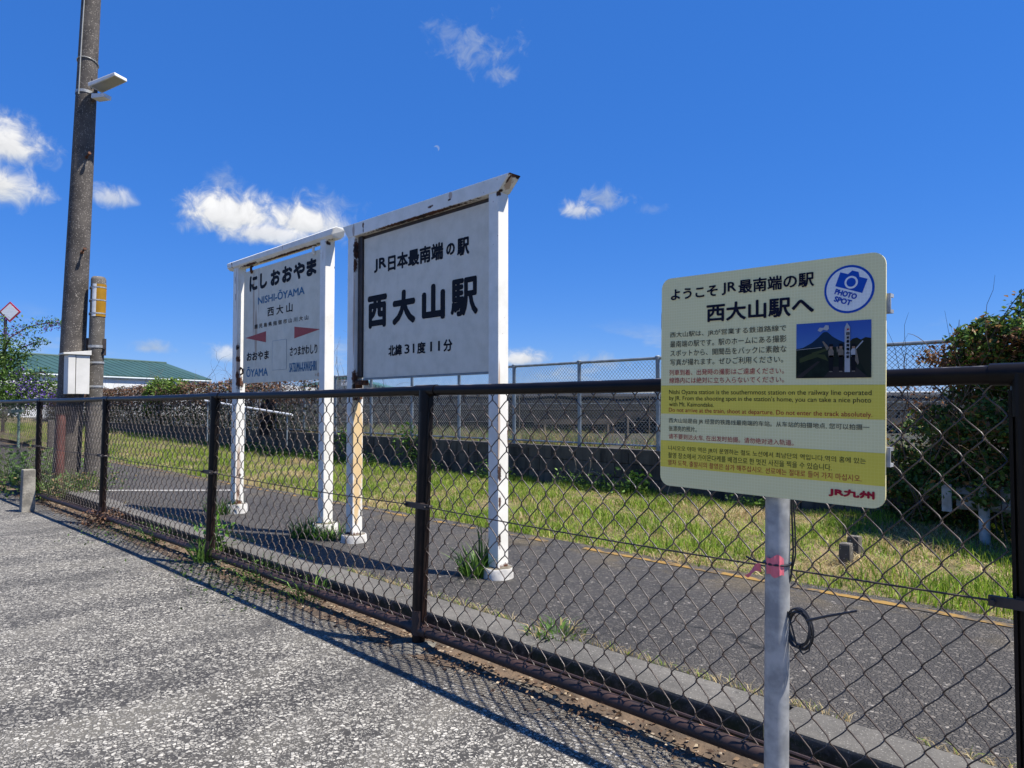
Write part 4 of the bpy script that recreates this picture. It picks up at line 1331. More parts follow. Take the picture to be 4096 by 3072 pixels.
# ------------------------------------------------------------------ mesh fence on the retaining wall
bf_ = thing('mesh_fence', 'grey galvanised mesh fence standing on the block wall', 'fence', (-6.75, 6.80, 0.60))
FX = [-6.752 + 1.152 * k for k in range(7)] + [-6.752 - 1.152 * k for k in range(1, 25)]
FX.sort()
FY = 6.82
for x in FX:
    po = part('post', MB().tube([(x, FY, 0.58), (x, FY, 1.672)], 0.024, 10), 'galv_post', bf_, smooth=True)
    part('post_cap', MB().lathe([(0.032, 1.640), (0.032, 1.680), (0.02, 1.690)], x, FY, 10), 'galv_post', po, smooth=True)
    part('wire_band', MB().lathe([(0.028, 1.13), (0.028, 1.16)], x, FY, 10), 'galv_post', po, smooth=True)
for a, b_ in zip(FX[:-1], FX[1:]):
    part('top_rail', MB().tube([(a + .03, FY, 1.660), (b_ - .03, FY, 1.660)], 0.017, 8), 'galv_post', bf_, smooth=True)
    part('bottom_rail', MB().tube([(a + .02, FY, 0.655), (b_ - .02, FY, 0.655)], 0.012, 6), 'galv_post', bf_, smooth=True)
    part('middle_wire', MB().tube([(a + .02, FY, 1.145), (b_ - .02, FY, 1.145)], 0.004, 4), 'galv_post', bf_, smooth=True)
    mb = MB()
    pit = 0.048
    z0, z1 = 0.66, 1.645
    hgt_ = z1 - z0
    slope = 1.0
    span = b_ - a - 0.05
    run = hgt_ / slope
    k = -int(run / pit) - 1
    while k * pit < span:
        for sg in (1, -1):
            # wire from (u0,z0) going up, clipped to the bay
            u0 = k * pit
            s0, s1 = max(0.0, -u0), min(run, span - u0)
            if s1 - s0 > 0.02:
                ua, ub = u0 + s0, u0 + s1
                za, zb_ = z0 + s0 * slope, z0 + s1 * slope
                if sg < 0:
                    ua, ub = span - ua, span - ub
                mb.tube([(a + .025 + ua, FY - .003 * sg, za), (a + .025 + ub, FY - .003 * sg, zb_)], 0.0024, 3, caps=False)
        k += 1
    part('wire_mesh', mb, 'wire_grey', bf_)

# ------------------------------------------------------------------ black net tunnels in the field behind
vr = Vector((0.7085, 0.7057, 0)); vf = Vector((-0.7057, 0.7085, 0))
def net_tunnel(name, label, d0, x0, x1, zt, seed, slope=0.0):
    c = vf * d0 + vr * (x0 + x1) / 2
    root = thing(name, label, 'net tunnel', (c.x, c.y, 0.56), 'black net tunnels behind the mesh fence')
    mb = MB()
    n = 60
    prof = [(-0.55, 0.52), (-0.52, 0.85), (-0.42, 0.97), (-0.2, 1.0), (0.6, 1.0), (0.9, 0.9), (1.0, 0.52)]
    for i in range(n + 1):
        t_ = i / n
        x = x0 + (x1 - x0) * t_
        sag = 0.012 * abs(math.sin(t_ * 26))
        for (q, zz) in prof:
            dd = 0.06 * mnoise.noise(Vector((x * 1.5 + seed, q * 2, zz * 3)))
            z_ = 0.53 + (zz - 0.52) / 0.48 * (zt - 0.53 + slope * t_) - sag * (1 if zz > .9 else 0) + dd * 0.25 * (1 if zz < .97 else 0)
            p = vf * (d0 + q + dd) + vr * x
            mb.v.append((p.x, p.y, z_))
    m_ = len(prof)
    for i in range(n):
        for j in range(m_ - 1):
            a = i * m_ + j
            mb.f.append((a, a + 1, a + m_ + 1, a + m_))
    part('net_cover', mb, 'net_black', root, smooth=True)
    a, b_ = vf * (d0 - .46) + vr * x0, vf * (d0 - .46) + vr * x1
    part('ridge_pipe', MB().tube([(a.x, a.y, zt + .004), (b_.x, b_.y, zt + slope + .004)], 0.016, 6), 'pale_pipe', root, smooth=True)
    k = int((x1 - x0) / 2.4)
    for i in range(k + 1):
        p = vf * (d0 - .60) + vr * (x0 + (x1 - x0) * i / k)
        part('stake', MB().tube([(p.x, p.y, 0.5), (p.x, p.y, zt - .05)], 0.02, 6), 'timber', root, smooth=True)
    for zc_ in (0.80, 1.05):
        a, b_ = vf * (d0 - .585) + vr * x0, vf * (d0 - .585) + vr * x1
        part('side_batten', MB().tube([(a.x, a.y, zc_), (b_.x, b_.y, zc_)], 0.018, 4), 'net_black', root)
net_tunnel('net_tunnel', 'long low tunnel of black netting behind the grey mesh fence', 15.0, -5.2, 13.5, 1.385, 3, 0.03)
# timber pieces lying in front
for k, (x, d_0, l, z, rot_) in enumerate(((1.0, 11.4, 1.3, 0.82, 0.1), (2.3, 11.8, 1.0, 0.93, -0.05), (5.4, 9.6, 1.1, 0.86, 0.1))):
    p = vf * d_0 + vr * x
    dd = (vr * math.cos(rot_) + vf * math.sin(rot_)) * l / 2
    a, b_ = p - dd, p + dd
    tr = thing('timber_trestle', ('low timber trestle behind the mesh fence near the white station board', 'timber trestle behind the mesh fence left of the information sign', 'timber trestle behind the vine at the right')[k], 'trestle', (p.x, p.y, 0.56))
    part('beam', MB().hull8([(a.x, a.y, z), (b_.x, b_.y, z), (b_.x + .05, b_.y + .05, z), (a.x + .05, a.y + .05, z)], [(a.x, a.y, z + .09), (b_.x, b_.y, z + .09), (b_.x + .05, b_.y + .05, z + .09), (a.x + .05, a.y + .05, z + .09)]), 'timber', tr)
    for q in (a.lerp(b_, .1), a.lerp(b_, .9)):
        part('leg', MB().box(q.x, q.x + .05, q.y, q.y + .05, 0.53, z), 'timber', tr)
# white pipe rail sloping down behind the fence
p0, p1 = vf * 12.5 + vr * -5.5, vf * 11.0 + vr * -3.45
wr = thing('pipe_handrail', 'white pipe handrail sloping down behind the mesh fence', 'handrail', (p0.x, p0.y, 0.56))
part('rail', MB().tube([(p0.x, p0.y, 1.22), (p1.x, p1.y, 0.98)], 0.017, 8), 'paint_grey_white', wr, smooth=True)
for t_ in (0.05, 0.5, 0.95):
    q = p0.lerp(p1, t_)
    part('upright', MB().tube([(q.x, q.y, 0.5), (q.x, q.y, 1.22 - .24 * t_)], 0.012, 8), 'galv_post', wr, smooth=True)
# pale green rail at the far left
p0, p1 = vf * 17.5 + vr * -13.6, vf * 17.0 + vr * -11.9
gr = thing('green_rail', 'pale green metal rail behind the fence at the far left', 'rail', (p0.x, p0.y, 0.3))
part('plank', MB().hull8([(p0.x, p0.y, .86), (p1.x, p1.y, .98), (p1.x + .05, p1.y + .05, .98), (p0.x + .05, p0.y + .05, .86)], [(p0.x, p0.y, 1.02), (p1.x, p1.y, 1.05), (p1.x + .05, p1.y + .05, 1.05), (p0.x + .05, p0.y + .05, 1.02)]), 'pale_green', gr)
for t_ in (.1, .9):
    q = p0.lerp(p1, t_)
    part('upright', MB().tube([(q.x, q.y + .06, .1), (q.x, q.y + .06, .95)], 0.03, 8), 'pale_green', gr, smooth=True)

# ------------------------------------------------------------------ buildings far behind
def PX(px, py, D):
    """a point by direction (degrees-free: tangent coordinates of the survey) and distance along the view axis"""
    r = (px - 2048) / 2800.0; v = (1536 - py) / 2800.0; p_ = R(1.9)
    x, y, z = r, math.cos(p_) - v * math.sin(p_), math.sin(p_) + v * math.cos(p_)
    return Vector(((0.7085 * x - 0.7057 * y) * D, (0.7057 * x + 0.7085 * y) * D, 1.1 + z * D))
# green-roofed hall: eave runs away from us to the right, gable end at its far end
e0 = PX(-260, 1478, 33.5); e1 = PX(846, 1522, 48.5)
ez = 0.5 * (e0.z + e1.z); e0.z = e1.z = ez
run_ = (e1 - e0); run_.z = 0
ln_ = run_.length; rdir = run_.normalized(); back = Vector((-rdir.y, rdir.x, 0))
if back.dot(vf) < 0 and back.dot(-vr) < 0:
    back = -back
if back.dot(-vr) < 0:
    back = -back
hall = thing('hall', 'white hall with long green ribbed metal roof beyond the fence', 'building', (e0.x, e0.y, 0.5))
WD = 9.0
rz = ez + 1.25
w0, w1 = e0 + back * .10 + rdir * .4, e1 + back * .10 - rdir * .4
w2, w3 = w1 + back * (WD - .2), w0 + back * (WD - .2)
mb = MB().hull8([(w0.x, w0.y, .4), (w1.x, w1.y, .4), (w2.x, w2.y, .4), (w3.x, w3.y, .4)], [(w0.x, w0.y, ez), (w1.x, w1.y, ez), (w2.x, w2.y, ez), (w3.x, w3.y, ez)])
part('wall', mb, 'render_white', hall)
m0, m1 = e0 + back * WD / 2, e1 + back * WD / 2
g0, g1 = m0 + rdir * .45, m1 - rdir * .45
gab = MB().add([w1 + Vector((0, 0, 0)), w2, Vector((g1.x, g1.y, rz - .1))], [(0, 1, 2)])
gab.add([w0, w3, Vector((g0.x, g0.y, rz - .1))], [(0, 1, 2)])
part('gable', gab, 'render_white', hall)
def roof_plane(a, b_, c, d):
    mb = MB()
    th_ = Vector((0, 0, .10))
    mb.hull8([a, b_, c, d], [a + th_, b_ + th_, c + th_, d + th_])
    return mb
r0, r1 = Vector((m0.x, m0.y, rz)), Vector((m1.x, m1.y, rz))
ro = part('roof', roof_plane(e0, e1, r1, r0), 'green_roof', hall)
f0, f1 = e0 + back * WD, e1 + back * WD
part('roof', roof_plane(r0, r1, f1, f0), 'green_roof', hall)
nr = int(ln_ / 0.55)
me_r = None
for i in range(nr):
    q = e0 + rdir * (0.1 + i * 0.55)
    q2 = r0 + rdir * (0.1 + i * 0.55)
    if me_r is None:
        me_r = MB().tube([q + Vector((0, 0, .10)), q2 + Vector((0, 0, .10))], 0.022, 3).mesh('roof_rib', 'green_roof', BASES[hall.name])
        q_first = q.copy()
    o = bpy.data.objects.new('roof_rib', me_r)
    o.location = q - q_first
    link(o, ro)
part('ridge_cap', MB().tube([r0 + Vector((0, 0, .1)), r1 + Vector((0, 0, .1))], 0.09, 6), 'green_roof', hall)
part('gutter', MB().tube([e0 + Vector((0, 0, -.05)), e1 + Vector((0, 0, -.05))], 0.08, 6), 'grey_clad', hall)

def shed(name, label, pxl_, pxr_, top, peak, D, wallm, roofm, depth, peakpx=None):
    a, b_ = PX(pxl_, top, D), PX(pxr_, top, D)
    root = thing(name, label, 'building', (a.x, a.y, 0.5))
    f = vf * depth
    part('wall', MB().hull8([(a.x, a.y, .4), (b_.x, b_.y, .4), (b_.x + f.x, b_.y + f.y, .4), (a.x + f.x, a.y + f.y, .4)], [tuple(a), tuple(b_), tuple(b_ + f), tuple(a + f)]), wallm, root)
    if peak:
        pk = PX(peakpx, peak, D)
        part('gable', MB().add([a, b_, pk, a + f, b_ + f, pk + f], [(0, 1, 2), (3, 5, 4)]), wallm, root)
        for s0, s1 in ((a, pk), (pk, b_)):
            o_ = -vf * .35
            ext = (s1 - s0).normalized() * 0.25
            q0, q1 = (s0 - ext, s1) if s0 is a else (s0, s1 + ext)
            h = Vector((0, 0, .12))
            part('roof', MB().hull8([q0 + o_, q1 + o_, q1 + f, q0 + f], [q0 + o_ + h, q1 + o_ + h, q1 + f + h, q0 + f + h]), roofm, root)
            # ribbed verge trim
            n = 14
            for i in range(n):
                p = q0.lerp(q1, (i + .5) / n) + o_ * 1.1
                part('verge_tile', MB().box(p.x - .09, p.x + .09, p.y - .09, p.y + .09, p.z - .05, p.z + .16), roofm, root)
    else:
        h = Vector((0, 0, .12))
        part('roof_edge', MB().hull8([a - vf * .1, b_ - vf * .1, b_ + f, a + f], [a - vf * .1 + h, b_ - vf * .1 + h, b_ + f + h, a + f + h]), wallm, root)
    return root
whs = shed('warehouse', 'pale grey warehouse with teal roof edge and crown emblem, between the boards', 1195, 1545, 1556, 1512, 55.0, 'grey_clad', 'teal_trim', 14.0, 1375)
p = PX(1380, 1531, 54.6)
hw, hh = .30, .22
def on_front(u, v, k=0.0):
    return p + vr * u + Vector((0, 0, v)) - vf * k
sg_ = part('sign_panel', MB().hull8([on_front(-hw, -hh), on_front(hw, -hh), on_front(hw, hh), on_front(-hw, hh)], [on_front(-hw, -hh, .05), on_front(hw, -hh, .05), on_front(hw, hh, .05), on_front(-hw, hh, .05)]), 'white_sheet', whs)
crown = [(-.10, -.04), (.10, -.04), (.14, .10), (.06, .04), (0, .14), (-.06, .04), (-.14, .10)]
part('crown_emblem', MB().add([on_front(x, z + .04, .06) for x, z in crown], [tuple(range(7))]), 'ink_black', sg_)
for u in (-.16, -.08, 0, .08, .16):
    part('small_print', MB().add([on_front(u - .025, -.14, .06), on_front(u + .025, -.14, .06), on_front(u + .025, -.09, .06), on_front(u - .025, -.09, .06)], [(0, 1, 2, 3)]), 'ink_black', sg_)
p = PX(1310, 1574, 54.6)
for u in range(-3, 4):
    q = p + vr * u * .5
    part('window', MB().hull8([q - vr * .2 - Vector((0, 0, .14)), q + vr * .2 - Vector((0, 0, .14)), q + vr * .2 + Vector((0, 0, .14)), q - vr * .2 + Vector((0, 0, .14))], [q - vr * .2 - Vector((0, 0, .14)) - vf * .05, q + vr * .2 - Vector((0, 0, .14)) - vf * .05, q + vr * .2 + Vector((0, 0, .14)) - vf * .05, q - vr * .2 + Vector((0, 0, .14)) - vf * .05]), 'dark_glass', whs)
shed('flat_house', 'plain white flat-roofed house far behind the smaller board', 970, 1130, 1546, None, 46.0, 'render_white', 'render_white', 8.0)
shed('flat_house', 'low beige roofed house left of the warehouse', 1150, 1215, 1555, None, 60.0, 'timber', 'timber', 6.0)

# diamond warning board above the flowering shrub
dc = PX(41, 1248, 21.5)
ds = thing('diamond_sign', 'white diamond board with red border above the flowering shrub', 'sign', (dc.x, dc.y, 0.3))
hd = 0.345
def dia(k, off):
    return [dc + vr * (hd * k * 0.98) - vf * off, dc + Vector((0, 0, hd * k * .92)) - vf * off, dc - vr * (hd * k * 0.98) - vf * off, dc - Vector((0, 0, hd * k * .92)) - vf * off]
part('border', MB().hull8(dia(1, 0), dia(1, .02)), 'red_border', ds)
part('field', MB().hull8(dia(.80, .021), dia(.80, .026)), 'diamond_white', ds)
pb = dc - vr * .19
part('post', MB().tube([(pb.x, pb.y + .04, 0.2), (pb.x, pb.y + .04, dc.z - .05)], 0.045, 10), 'black_steel', ds, smooth=True)

# ------------------------------------------------------------------ plants
G1, G2, G3, G4 = (0.185, 0.30, 0.024), (0.26, 0.37, 0.036), (0.10, 0.185, 0.018), (0.37, 0.41, 0.07)
S1, S2, S3 = (0.45, 0.34, 0.165), (0.35, 0.25, 0.115), (0.56, 0.46, 0.26)

def nz2(x, y, s, k=0.0):
    return np.array([mnoise.noise(Vector((a * s, b * s, k))) for a, b in zip(x, y)])

def grass_patch(n, x0, x1, y0, y1, hs, dens_pow=1.0):
    # denser towards the camera end (right)
    u = RNG.uniform(0, 1, n) ** dens_pow
    x = x1 - (x1 - x0) * u
    y = RNG.uniform(y0, y1, n)
    g = nz2(x, y, 0.9, 1.0) + 0.55 * nz2(x, y, 2.6, 2.0)
    clump = nz2(x, y, 1.7, 5.0)
    green = g + RNG.normal(0, 0.20, n) > -0.26
    edge = 3.95 + 0.10 * nz2(x, y, 2.2, 8.0) + 0.04 * nz2(x, y, 9.0, 3.0)
    keep = (y > edge) & (nz2(x, y, 1.1, 21.0) + 0.35 * nz2(x, y, 4.0, 2.0) + RNG.normal(0, .08, n) > -0.40)
    x, y, g, clump, green = x[keep], y[keep], g[keep], clump[keep], green[keep]
    n = len(x)
    z = np.array([bank_z(a, b) for a, b in zip(x, y)]) - 0.005
    cols = np.where(green[:, None], mixcol(n, (G1, 3), (G2, 3), (G3, 2), (G4, 1)), mixcol(n, (S1, 3), (S2, 2), (S3, 1.5)))
    h = hs * RNG.uniform(0.35, 1.25, n) * (0.95 + 1.5 * np.clip(clump, -0.45, 0.9)) * np.where(green, 1.0, 0.75)
    w = RNG.uniform(0.0018, 0.0042, n)
    la = RNG.uniform(0, 2 * np.pi, n); lm = np.where(green, RNG.uniform(0.15, 0.9, n), RNG.uniform(0.6, 2.2, n))
    lean = np.stack([np.cos(la) * lm, np.sin(la) * lm], 1)
    return blades(np.stack([x, y, z], 1), h, w, lean, cols)

gd = joinm(grass_patch(62000, -7.5, 1.0, 3.90, 6.75, 0.078, 0.9),
           grass_patch(36000, -16, -7.5, 3.90, 6.75, 0.085, 1.0),
           grass_patch(22000, -32, -16, 3.9, 6.75, 0.12, 1.0))
def thatch_layer(n, x0, x1):
    x = x1 - (x1 - x0) * RNG.uniform(0, 1, n); y = RNG.uniform(3.96, 6.72, n)
    z = np.array([bank_z(a, b) for a, b in zip(x, y)])
    la = RNG.uniform(0, 2 * np.pi, n); lm = RNG.uniform(2.0, 5.0, n)
    return blades(np.stack([x, y, z], 1), RNG.uniform(.012, .035, n), RNG.uniform(.0015, .0035, n), np.stack([np.cos(la) * lm, np.sin(la) * lm], 1), mixcol(n, (S1, 3), (S2, 2), (S3, 1.5), (G4, 2.5), (G2, 1.5)), 0.0)
gd = joinm(gd, thatch_layer(26000, -7.5, 0.6), thatch_layer(12000, -16, -7.5))
gr_o = mass('grass', gd, 'grass_blade')
gr_o['kind'] = 'stuff'

# taller weeds: rooted tufts
def tuft(cx, cy, z, n, h, spread, cols, wid=0.004, leanm=0.7):
    a = RNG.uniform(0, 2 * np.pi, n); r = spread * np.sqrt(RNG.uniform(0, 1, n))
    b = np.stack([cx + r * np.cos(a), cy + r * np.sin(a), np.full(n, z)], 1)
    la = a + RNG.normal(0, .5, n); lm = RNG.uniform(.1, 1.3, n) * leanm
    return blades(b, h * RNG.uniform(.4, 1.15, n), np.full(n, wid) * RNG.uniform(.6, 1.3, n), np.stack([np.cos(la) * lm, np.sin(la) * lm], 1), cols)

def leafy(cx, cy, z0, n, h, spread, size, cols, flatn=.4):
    p = np.stack([RNG.normal(cx, spread, n), RNG.normal(cy, spread, n), z0 + h * RNG.beta(1.3, 1.6, n)], 1)
    return leaves(p, size * RNG.uniform(.5, 1.3, n), cols, flatn, 0.55)

def weed(name, label, loc, data, cat='weed', group=None, mat='grass_blade'):
    root = thing(name, label, cat, loc, group)
    mass('leaf_blades', data, mat, root)
    return root
GW = ((0.10, 0.20, 0.03), 3), ((0.16, 0.27, 0.05), 2), ((0.06, 0.13, 0.02), 2)
weed('weed_tuft', 'grass tuft against the right footing of the large station board', (-3.09, 2.80, PZ), joinm(tuft(-3.09, 2.79, PZ, 170, .17, .09, mixcol(170, *GW), .0045, 1.0), tuft(-3.06, 2.83, PZ, 26, .34, .03, mixcol(26, *GW), .006, .25)), group=None)
weed('weed_tuft', 'grass tuft against the left footing of the large station board', (-4.72, 2.80, PZ), tuft(-4.72, 2.80, PZ, 150, .12, .12, mixcol(150, *GW), .0045, 1.2))
weed('weed_tuft', 'grass tuft round the right footing of the smaller name board', (-4.93, 2.74, PZ), tuft(-4.93, 2.75, PZ, 190, .15, .14, mixcol(190, *GW), .005, 1.1))
weed('weed_tuft', 'grass tuft round the left footing of the smaller name board', (-6.52, 2.74, PZ), tuft(-6.55, 2.74, PZ, 170, .17, .12, mixcol(170, *GW), .005, 1.1))
weed('broadleaf_weed', 'bright leafy weed growing beside the second fence post', (-5.05, 2.07, 0.03), joinm(leafy(-5.12, 2.09, .05, 120, .27, .055, .065, mixcol(120, ((0.13, 0.27, 0.03), 3), ((0.08, 0.19, 0.025), 2))), tuft(-5.0, 1.98, .02, 46, .22, .07, mixcol(46, *GW), .006, 1.3)), mat='leaf')
weed('weed_tuft', 'small weed on the kerb right of the middle fence post', (-2.1, 2.31, PZ), tuft(-2.05, 2.33, PZ, 170, .05, .13, mixcol(170, *GW, (S1, 3)), .004, 1.4))
weed('broadleaf_weed', 'weedy clump at the foot of the concrete poles', (-9.6, 2.25, 0.05), joinm(leafy(-9.65, 2.25, .03, 900, .30, .22, .05, mixcol(900, ((0.10, 0.17, 0.03), 3), ((0.055, 0.10, 0.02), 3), (S2, 2))), tuft(-9.7, 2.2, .03, 220, .33, .3, mixcol(220, *GW, (S1, 1)), .006, .9), leafy(-10.5, 2.15, .03, 900, .28, .4, .05, mixcol(900, ((0.10, 0.17, 0.03), 3), ((0.055, 0.10, 0.02), 3), (S2, 1)))), mat='leaf')
weed('broadleaf_weed', 'green weeds in front of the fence at the left edge', (-12.6, 1.85, 0.0), joinm(leafy(-12.3, 2.3, .02, 1500, .5, .5, .06, mixcol(1500, ((0.12, 0.22, 0.03), 3), ((0.07, 0.14, 0.02), 2))), tuft(-12.0, 2.1, .0, 300, .35, .6, mixcol(300, *GW), .006, .9)), mat='leaf')
for k, (x, lab) in enumerate(((-3.75, 'small moss and weed clump under the bottom rail left of the middle post'), (-4.35, 'weed clump under the bottom rail near the second post'), (-6.2, 'weedy clump along the kerb between the second and third posts'))):
    weed('broadleaf_weed', lab, (x, 2.06, 0.02), joinm(leafy(x, 2.07, .01, 420, .11, .20, .022, mixcol(420, ((0.055, 0.11, 0.02), 3), ((0.10, 0.15, 0.03), 2), ((0.03, 0.05, 0.012), 2)), .5), leafy(x - .4, 2.075, .01, 420, .10, .25, .022, mixcol(420, ((0.055, 0.11, 0.02), 3), ((0.03, 0.05, 0.012), 3)), .5), tuft(x + .1, 2.05, .01, 40, .17, .12, mixcol(40, *GW), .004, 1.2)), mat='leaf')
weed('dead_weed', 'withered brown weed heap at the foot of the third fence post', (-7.35, 1.95, 0.0), leafy(-7.30, 1.97, .0, 420, .15, .09, .035, mixcol(420, ((0.13, 0.065, 0.035), 3), ((0.20, 0.12, 0.07), 2), ((0.06, 0.035, 0.02), 2))), mat='dry')
# leaf litter and grit in the soil strip
n = 3600
x = RNG.uniform(-11, 0.4, n); y = 1.99 + RNG.normal(0, .075, n) - np.clip(-x - 5, 0, 6) * .012
keep = y < 2.12
x, y = x[keep], y[keep]; n = len(x)
lit = leaves(np.stack([x, y, np.full(n, .012) + RNG.uniform(0, .012, n)], 1), RNG.uniform(.008, .03, n), mixcol(n, ((0.20, 0.13, 0.075), 3), ((0.11, 0.065, 0.04), 3), ((0.38, 0.30, 0.20), 1)), .93, .5)
mass('leaf_litter', lit, 'dry')
# dry grass growing in the joint between kerb and platform and on the platform
n = 2600
x = RNG.uniform(-8, 0.6, n); y = 2.322 + np.abs(RNG.normal(0, .012, n))
k = nz2(x, y, 1.6, 9.0) > 0.02
x, y = x[k], y[k]; n = len(x)
la = RNG.uniform(0, 6.28, n); lm = RNG.uniform(.4, 1.8, n)
mass('joint_weeds', blades(np.stack([x, y, np.full(n, PZ)], 1), RNG.uniform(.012, .045, n), RNG.uniform(.001, .0022, n), np.stack([np.cos(la) * lm, np.sin(la) * lm], 1), mixcol(n, (S1, 3), (S3, 2), (G2, 1.4))), 'grass_blade')

# twiggy dry weeds behind the mesh fence on the wall top
n = 17000
x = RNG.uniform(-13, -1.5, n); y = 6.98 + np.abs(RNG.normal(0, .6, n))
k = nz2(x, y, 1.0, 3.0) > -0.12
x, y = x[k], y[k]; n = len(x)
la = RNG.uniform(0, 6.28, n); lm = RNG.uniform(.3, 1.8, n)
mass('dry_weeds', blades(np.stack([x, y, np.full(n, .56)], 1), RNG.uniform(.06, .32, n), RNG.uniform(.0015, .0035, n), np.stack([np.cos(la) * lm, np.sin(la) * lm], 1), mixcol(n, (S2, 3), ((0.15, 0.115, 0.075), 3), (G3, 2), (G1, 1))), 'grass_blade')

def twigs(mb, p, d, L, r, depth, rng, bend=.35):
    pts = [Vector(p)]
    d = Vector(d).normalized()
    n = 5
    for i in range(n):
        d = (d + Vector((rng.uniform(-1, 1), rng.uniform(-1, 1), rng.uniform(-.7, .5))) * bend * .5).normalized()
        pts.append(pts[-1] + d * L / n)
    mb.tube(pts, [r * (1 - .75 * i / n) for i in range(n + 1)], 4, caps=False)
    ends_ = [pts[-1]]
    if depth > 0:
        for i in range(3):
            q = pts[rng.randint(2, n)]
            ends_ += twigs(mb, q, d + Vector((rng.uniform(-1, 1), rng.uniform(-1, 1), rng.uniform(-.5, .9))) * .9, L * .6, r * .5, depth - 1, rng, bend)
    return ends_

# vine-covered shrub over the fence and guard rail at the right
rr_ = random.Random(5)
vine = thing('vine_shrub', 'dark tangled vine shrub covering the fence end and guard rail at the right', 'shrub', (-0.9, 6.3, 0.1))
mb = MB()
for k in range(95):
    bxk = rr_.uniform(-1.75, 1.8)
    twigs(mb, (bxk, rr_.uniform(6.1, 6.7), rr_.uniform(.1, .7)), (rr_.uniform(-.6, .5), rr_.uniform(-.5, .2), 1), rr_.uniform(.6, 1.0), .006, 1, rr_, .6)
for (x0, y0, z0, dx, L_) in ((-1.15, 6.1, 1.55, .45, .62), (-1.35, 6.2, 1.55, .02, .32), (-1.0, 6.1, 1.6, .25, .42), (-1.5, 6.3, 1.45, -.5, .35), (-0.7, 6.2, 1.7, -.3, .55)):
    pts = [(x0 + dx * L_ * t_ * (1 + .3 * t_), y0, z0 + L_ * t_ - .10 * t_ ** 3) for t_ in np.linspace(0, 1, 8)]
    mb.tube(pts, [.0045 - .003 * t_ for t_ in np.linspace(0, 1, 8)], 4, caps=False)
part('stems', mb, 'twig', vine)
def blob_points(n, specs):
    out = []
    w = np.array([s[6] for s in specs], float); w /= w.sum()
    for s, k in zip(specs, RNG.multinomial(n, w)):
        d = RNG.normal(size=(k, 3)); d /= np.linalg.norm(d, axis=1)[:, None]
        rad = RNG.uniform(.35, 1.0, k) ** .55
        rad *= 1 + .22 * np.array([mnoise.noise(Vector(q * 2.3 + s[0] * 3.1)) for q in d])
        out.append(np.array(s[:3]) + d * rad[:, None] * np.array(s[3:6]))
    return np.concatenate(out)
hull_ = [(-1.72, 6.58, .55, .36, .14, .50, 2.0), (-1.50, 6.5, .45, .35, .22, .40, 1.6), (-0.9, 6.30, .80, .62, .40, .62, 4), (-1.30, 6.40, .80, .40, .30, .52, 2.5), (-0.2, 6.25, 1.05, .75, .45, .60, 4), (-1.0, 6.35, 1.40, .46, .30, .22, 2), (0.6, 6.2, 1.1, .8, .5, .75, 3), (-0.45, 6.2, 1.60, .38, .28, .22, 1.6), (-0.7, 6.2, .50, .8, .3, .35, 2), (1.5, 6.2, 1.0, .8, .5, .8, 2)]
hull_ += [(-1.15, 6.3, 1.60, .34, .24, .16, 1.2), (-0.75, 6.2, 1.70, .36, .25, .20, 1.6), (-0.30, 6.12, 1.84, .30, .22, .22, 1.5), (0.3, 6.1, 1.95, .4, .3, .25, 1.5), (-1.75, 6.80, 1.55, .12, .03, .10, .08)]
cl_ = blob_points(290, hull_)
specs = [tuple(c) + (rr_.uniform(.07, .19), rr_.uniform(.07, .15), rr_.uniform(.05, .13), rr_.uniform(.4, 1.5)) for c in cl_]
p = np.concatenate([blob_points(44000, specs), blob_points(9000, hull_)])
p = p[p[:, 2] > .08]
top = np.clip((p[:, 2] - 1.2) / .5, 0, 1)
cv = mixcol(len(p), ((0.055, 0.105, 0.022), 4), ((0.10, 0.18, 0.03), 2.4), ((0.18, 0.26, 0.045), 1.2), ((0.17, 0.09, 0.035), 1.3), ((0.30, 0.18, 0.07), .6))
mass('foliage', leaves(p, RNG.uniform(.026, .062, len(p)), cv, .2, .55, .25), 'leaf', vine, stuff=True)
p2 = blob_points(4200, [(-0.35, 6.1, 1.82, .22, .2, .16, .7), (-1.25, 6.3, 1.50, .42, .28, .14, 1), (-0.75, 6.2, 1.60, .4, .28, .14, 1.2), (-0.45, 6.15, 1.70, .22, .2, .14, .5), (-1.55, 6.5, 1.25, .3, .2, .35, .6)])
mass('dead_leaves', leaves(p2, RNG.uniform(.02, .05, len(p2)), mixcol(len(p2), ((0.17, 0.075, 0.03), 3), ((0.26, 0.14, 0.05), 1.5), ((0.09, 0.045, 0.025), 2)), .1, .5, .3), 'dry', vine, stuff=True)

# guard rail half hidden in the vine
gu = thing('guard_rail', 'old white guard rail with posts half hidden under the vine shrub', 'guard rail', (-1.19, 6.1, 0.1))
part('post', MB().tube([(-1.193, 6.12, 0.0), (-1.193, 6.12, 0.52)], 0.036, 12), 'old_white', gu, smooth=True)
part('post', MB().tube([(0.8, 6.12, 0.0), (0.8, 6.12, 0.52)], 0.036, 12), 'old_white', gu, smooth=True)
part('end_plate', MB().box(-1.462, -1.395, 6.10, 6.115, 0.31, 0.515), 'old_white', gu, bevel=0.003)
prof = [(0, .32), (-.03, .35), (-.03, .39), (0.0, .415), (-.03, .44), (-.03, .48), (0, .51)]
mb = MB()
for x in (-1.39, 2.5):
    for (dy, z) in prof:
        mb.v.append((x, 6.24 + dy, z))
for j in range(6):
    mb.f.append((j, j + 1, 7 + j + 1, 7 + j))
part('beam', mb, 'old_white', gu)

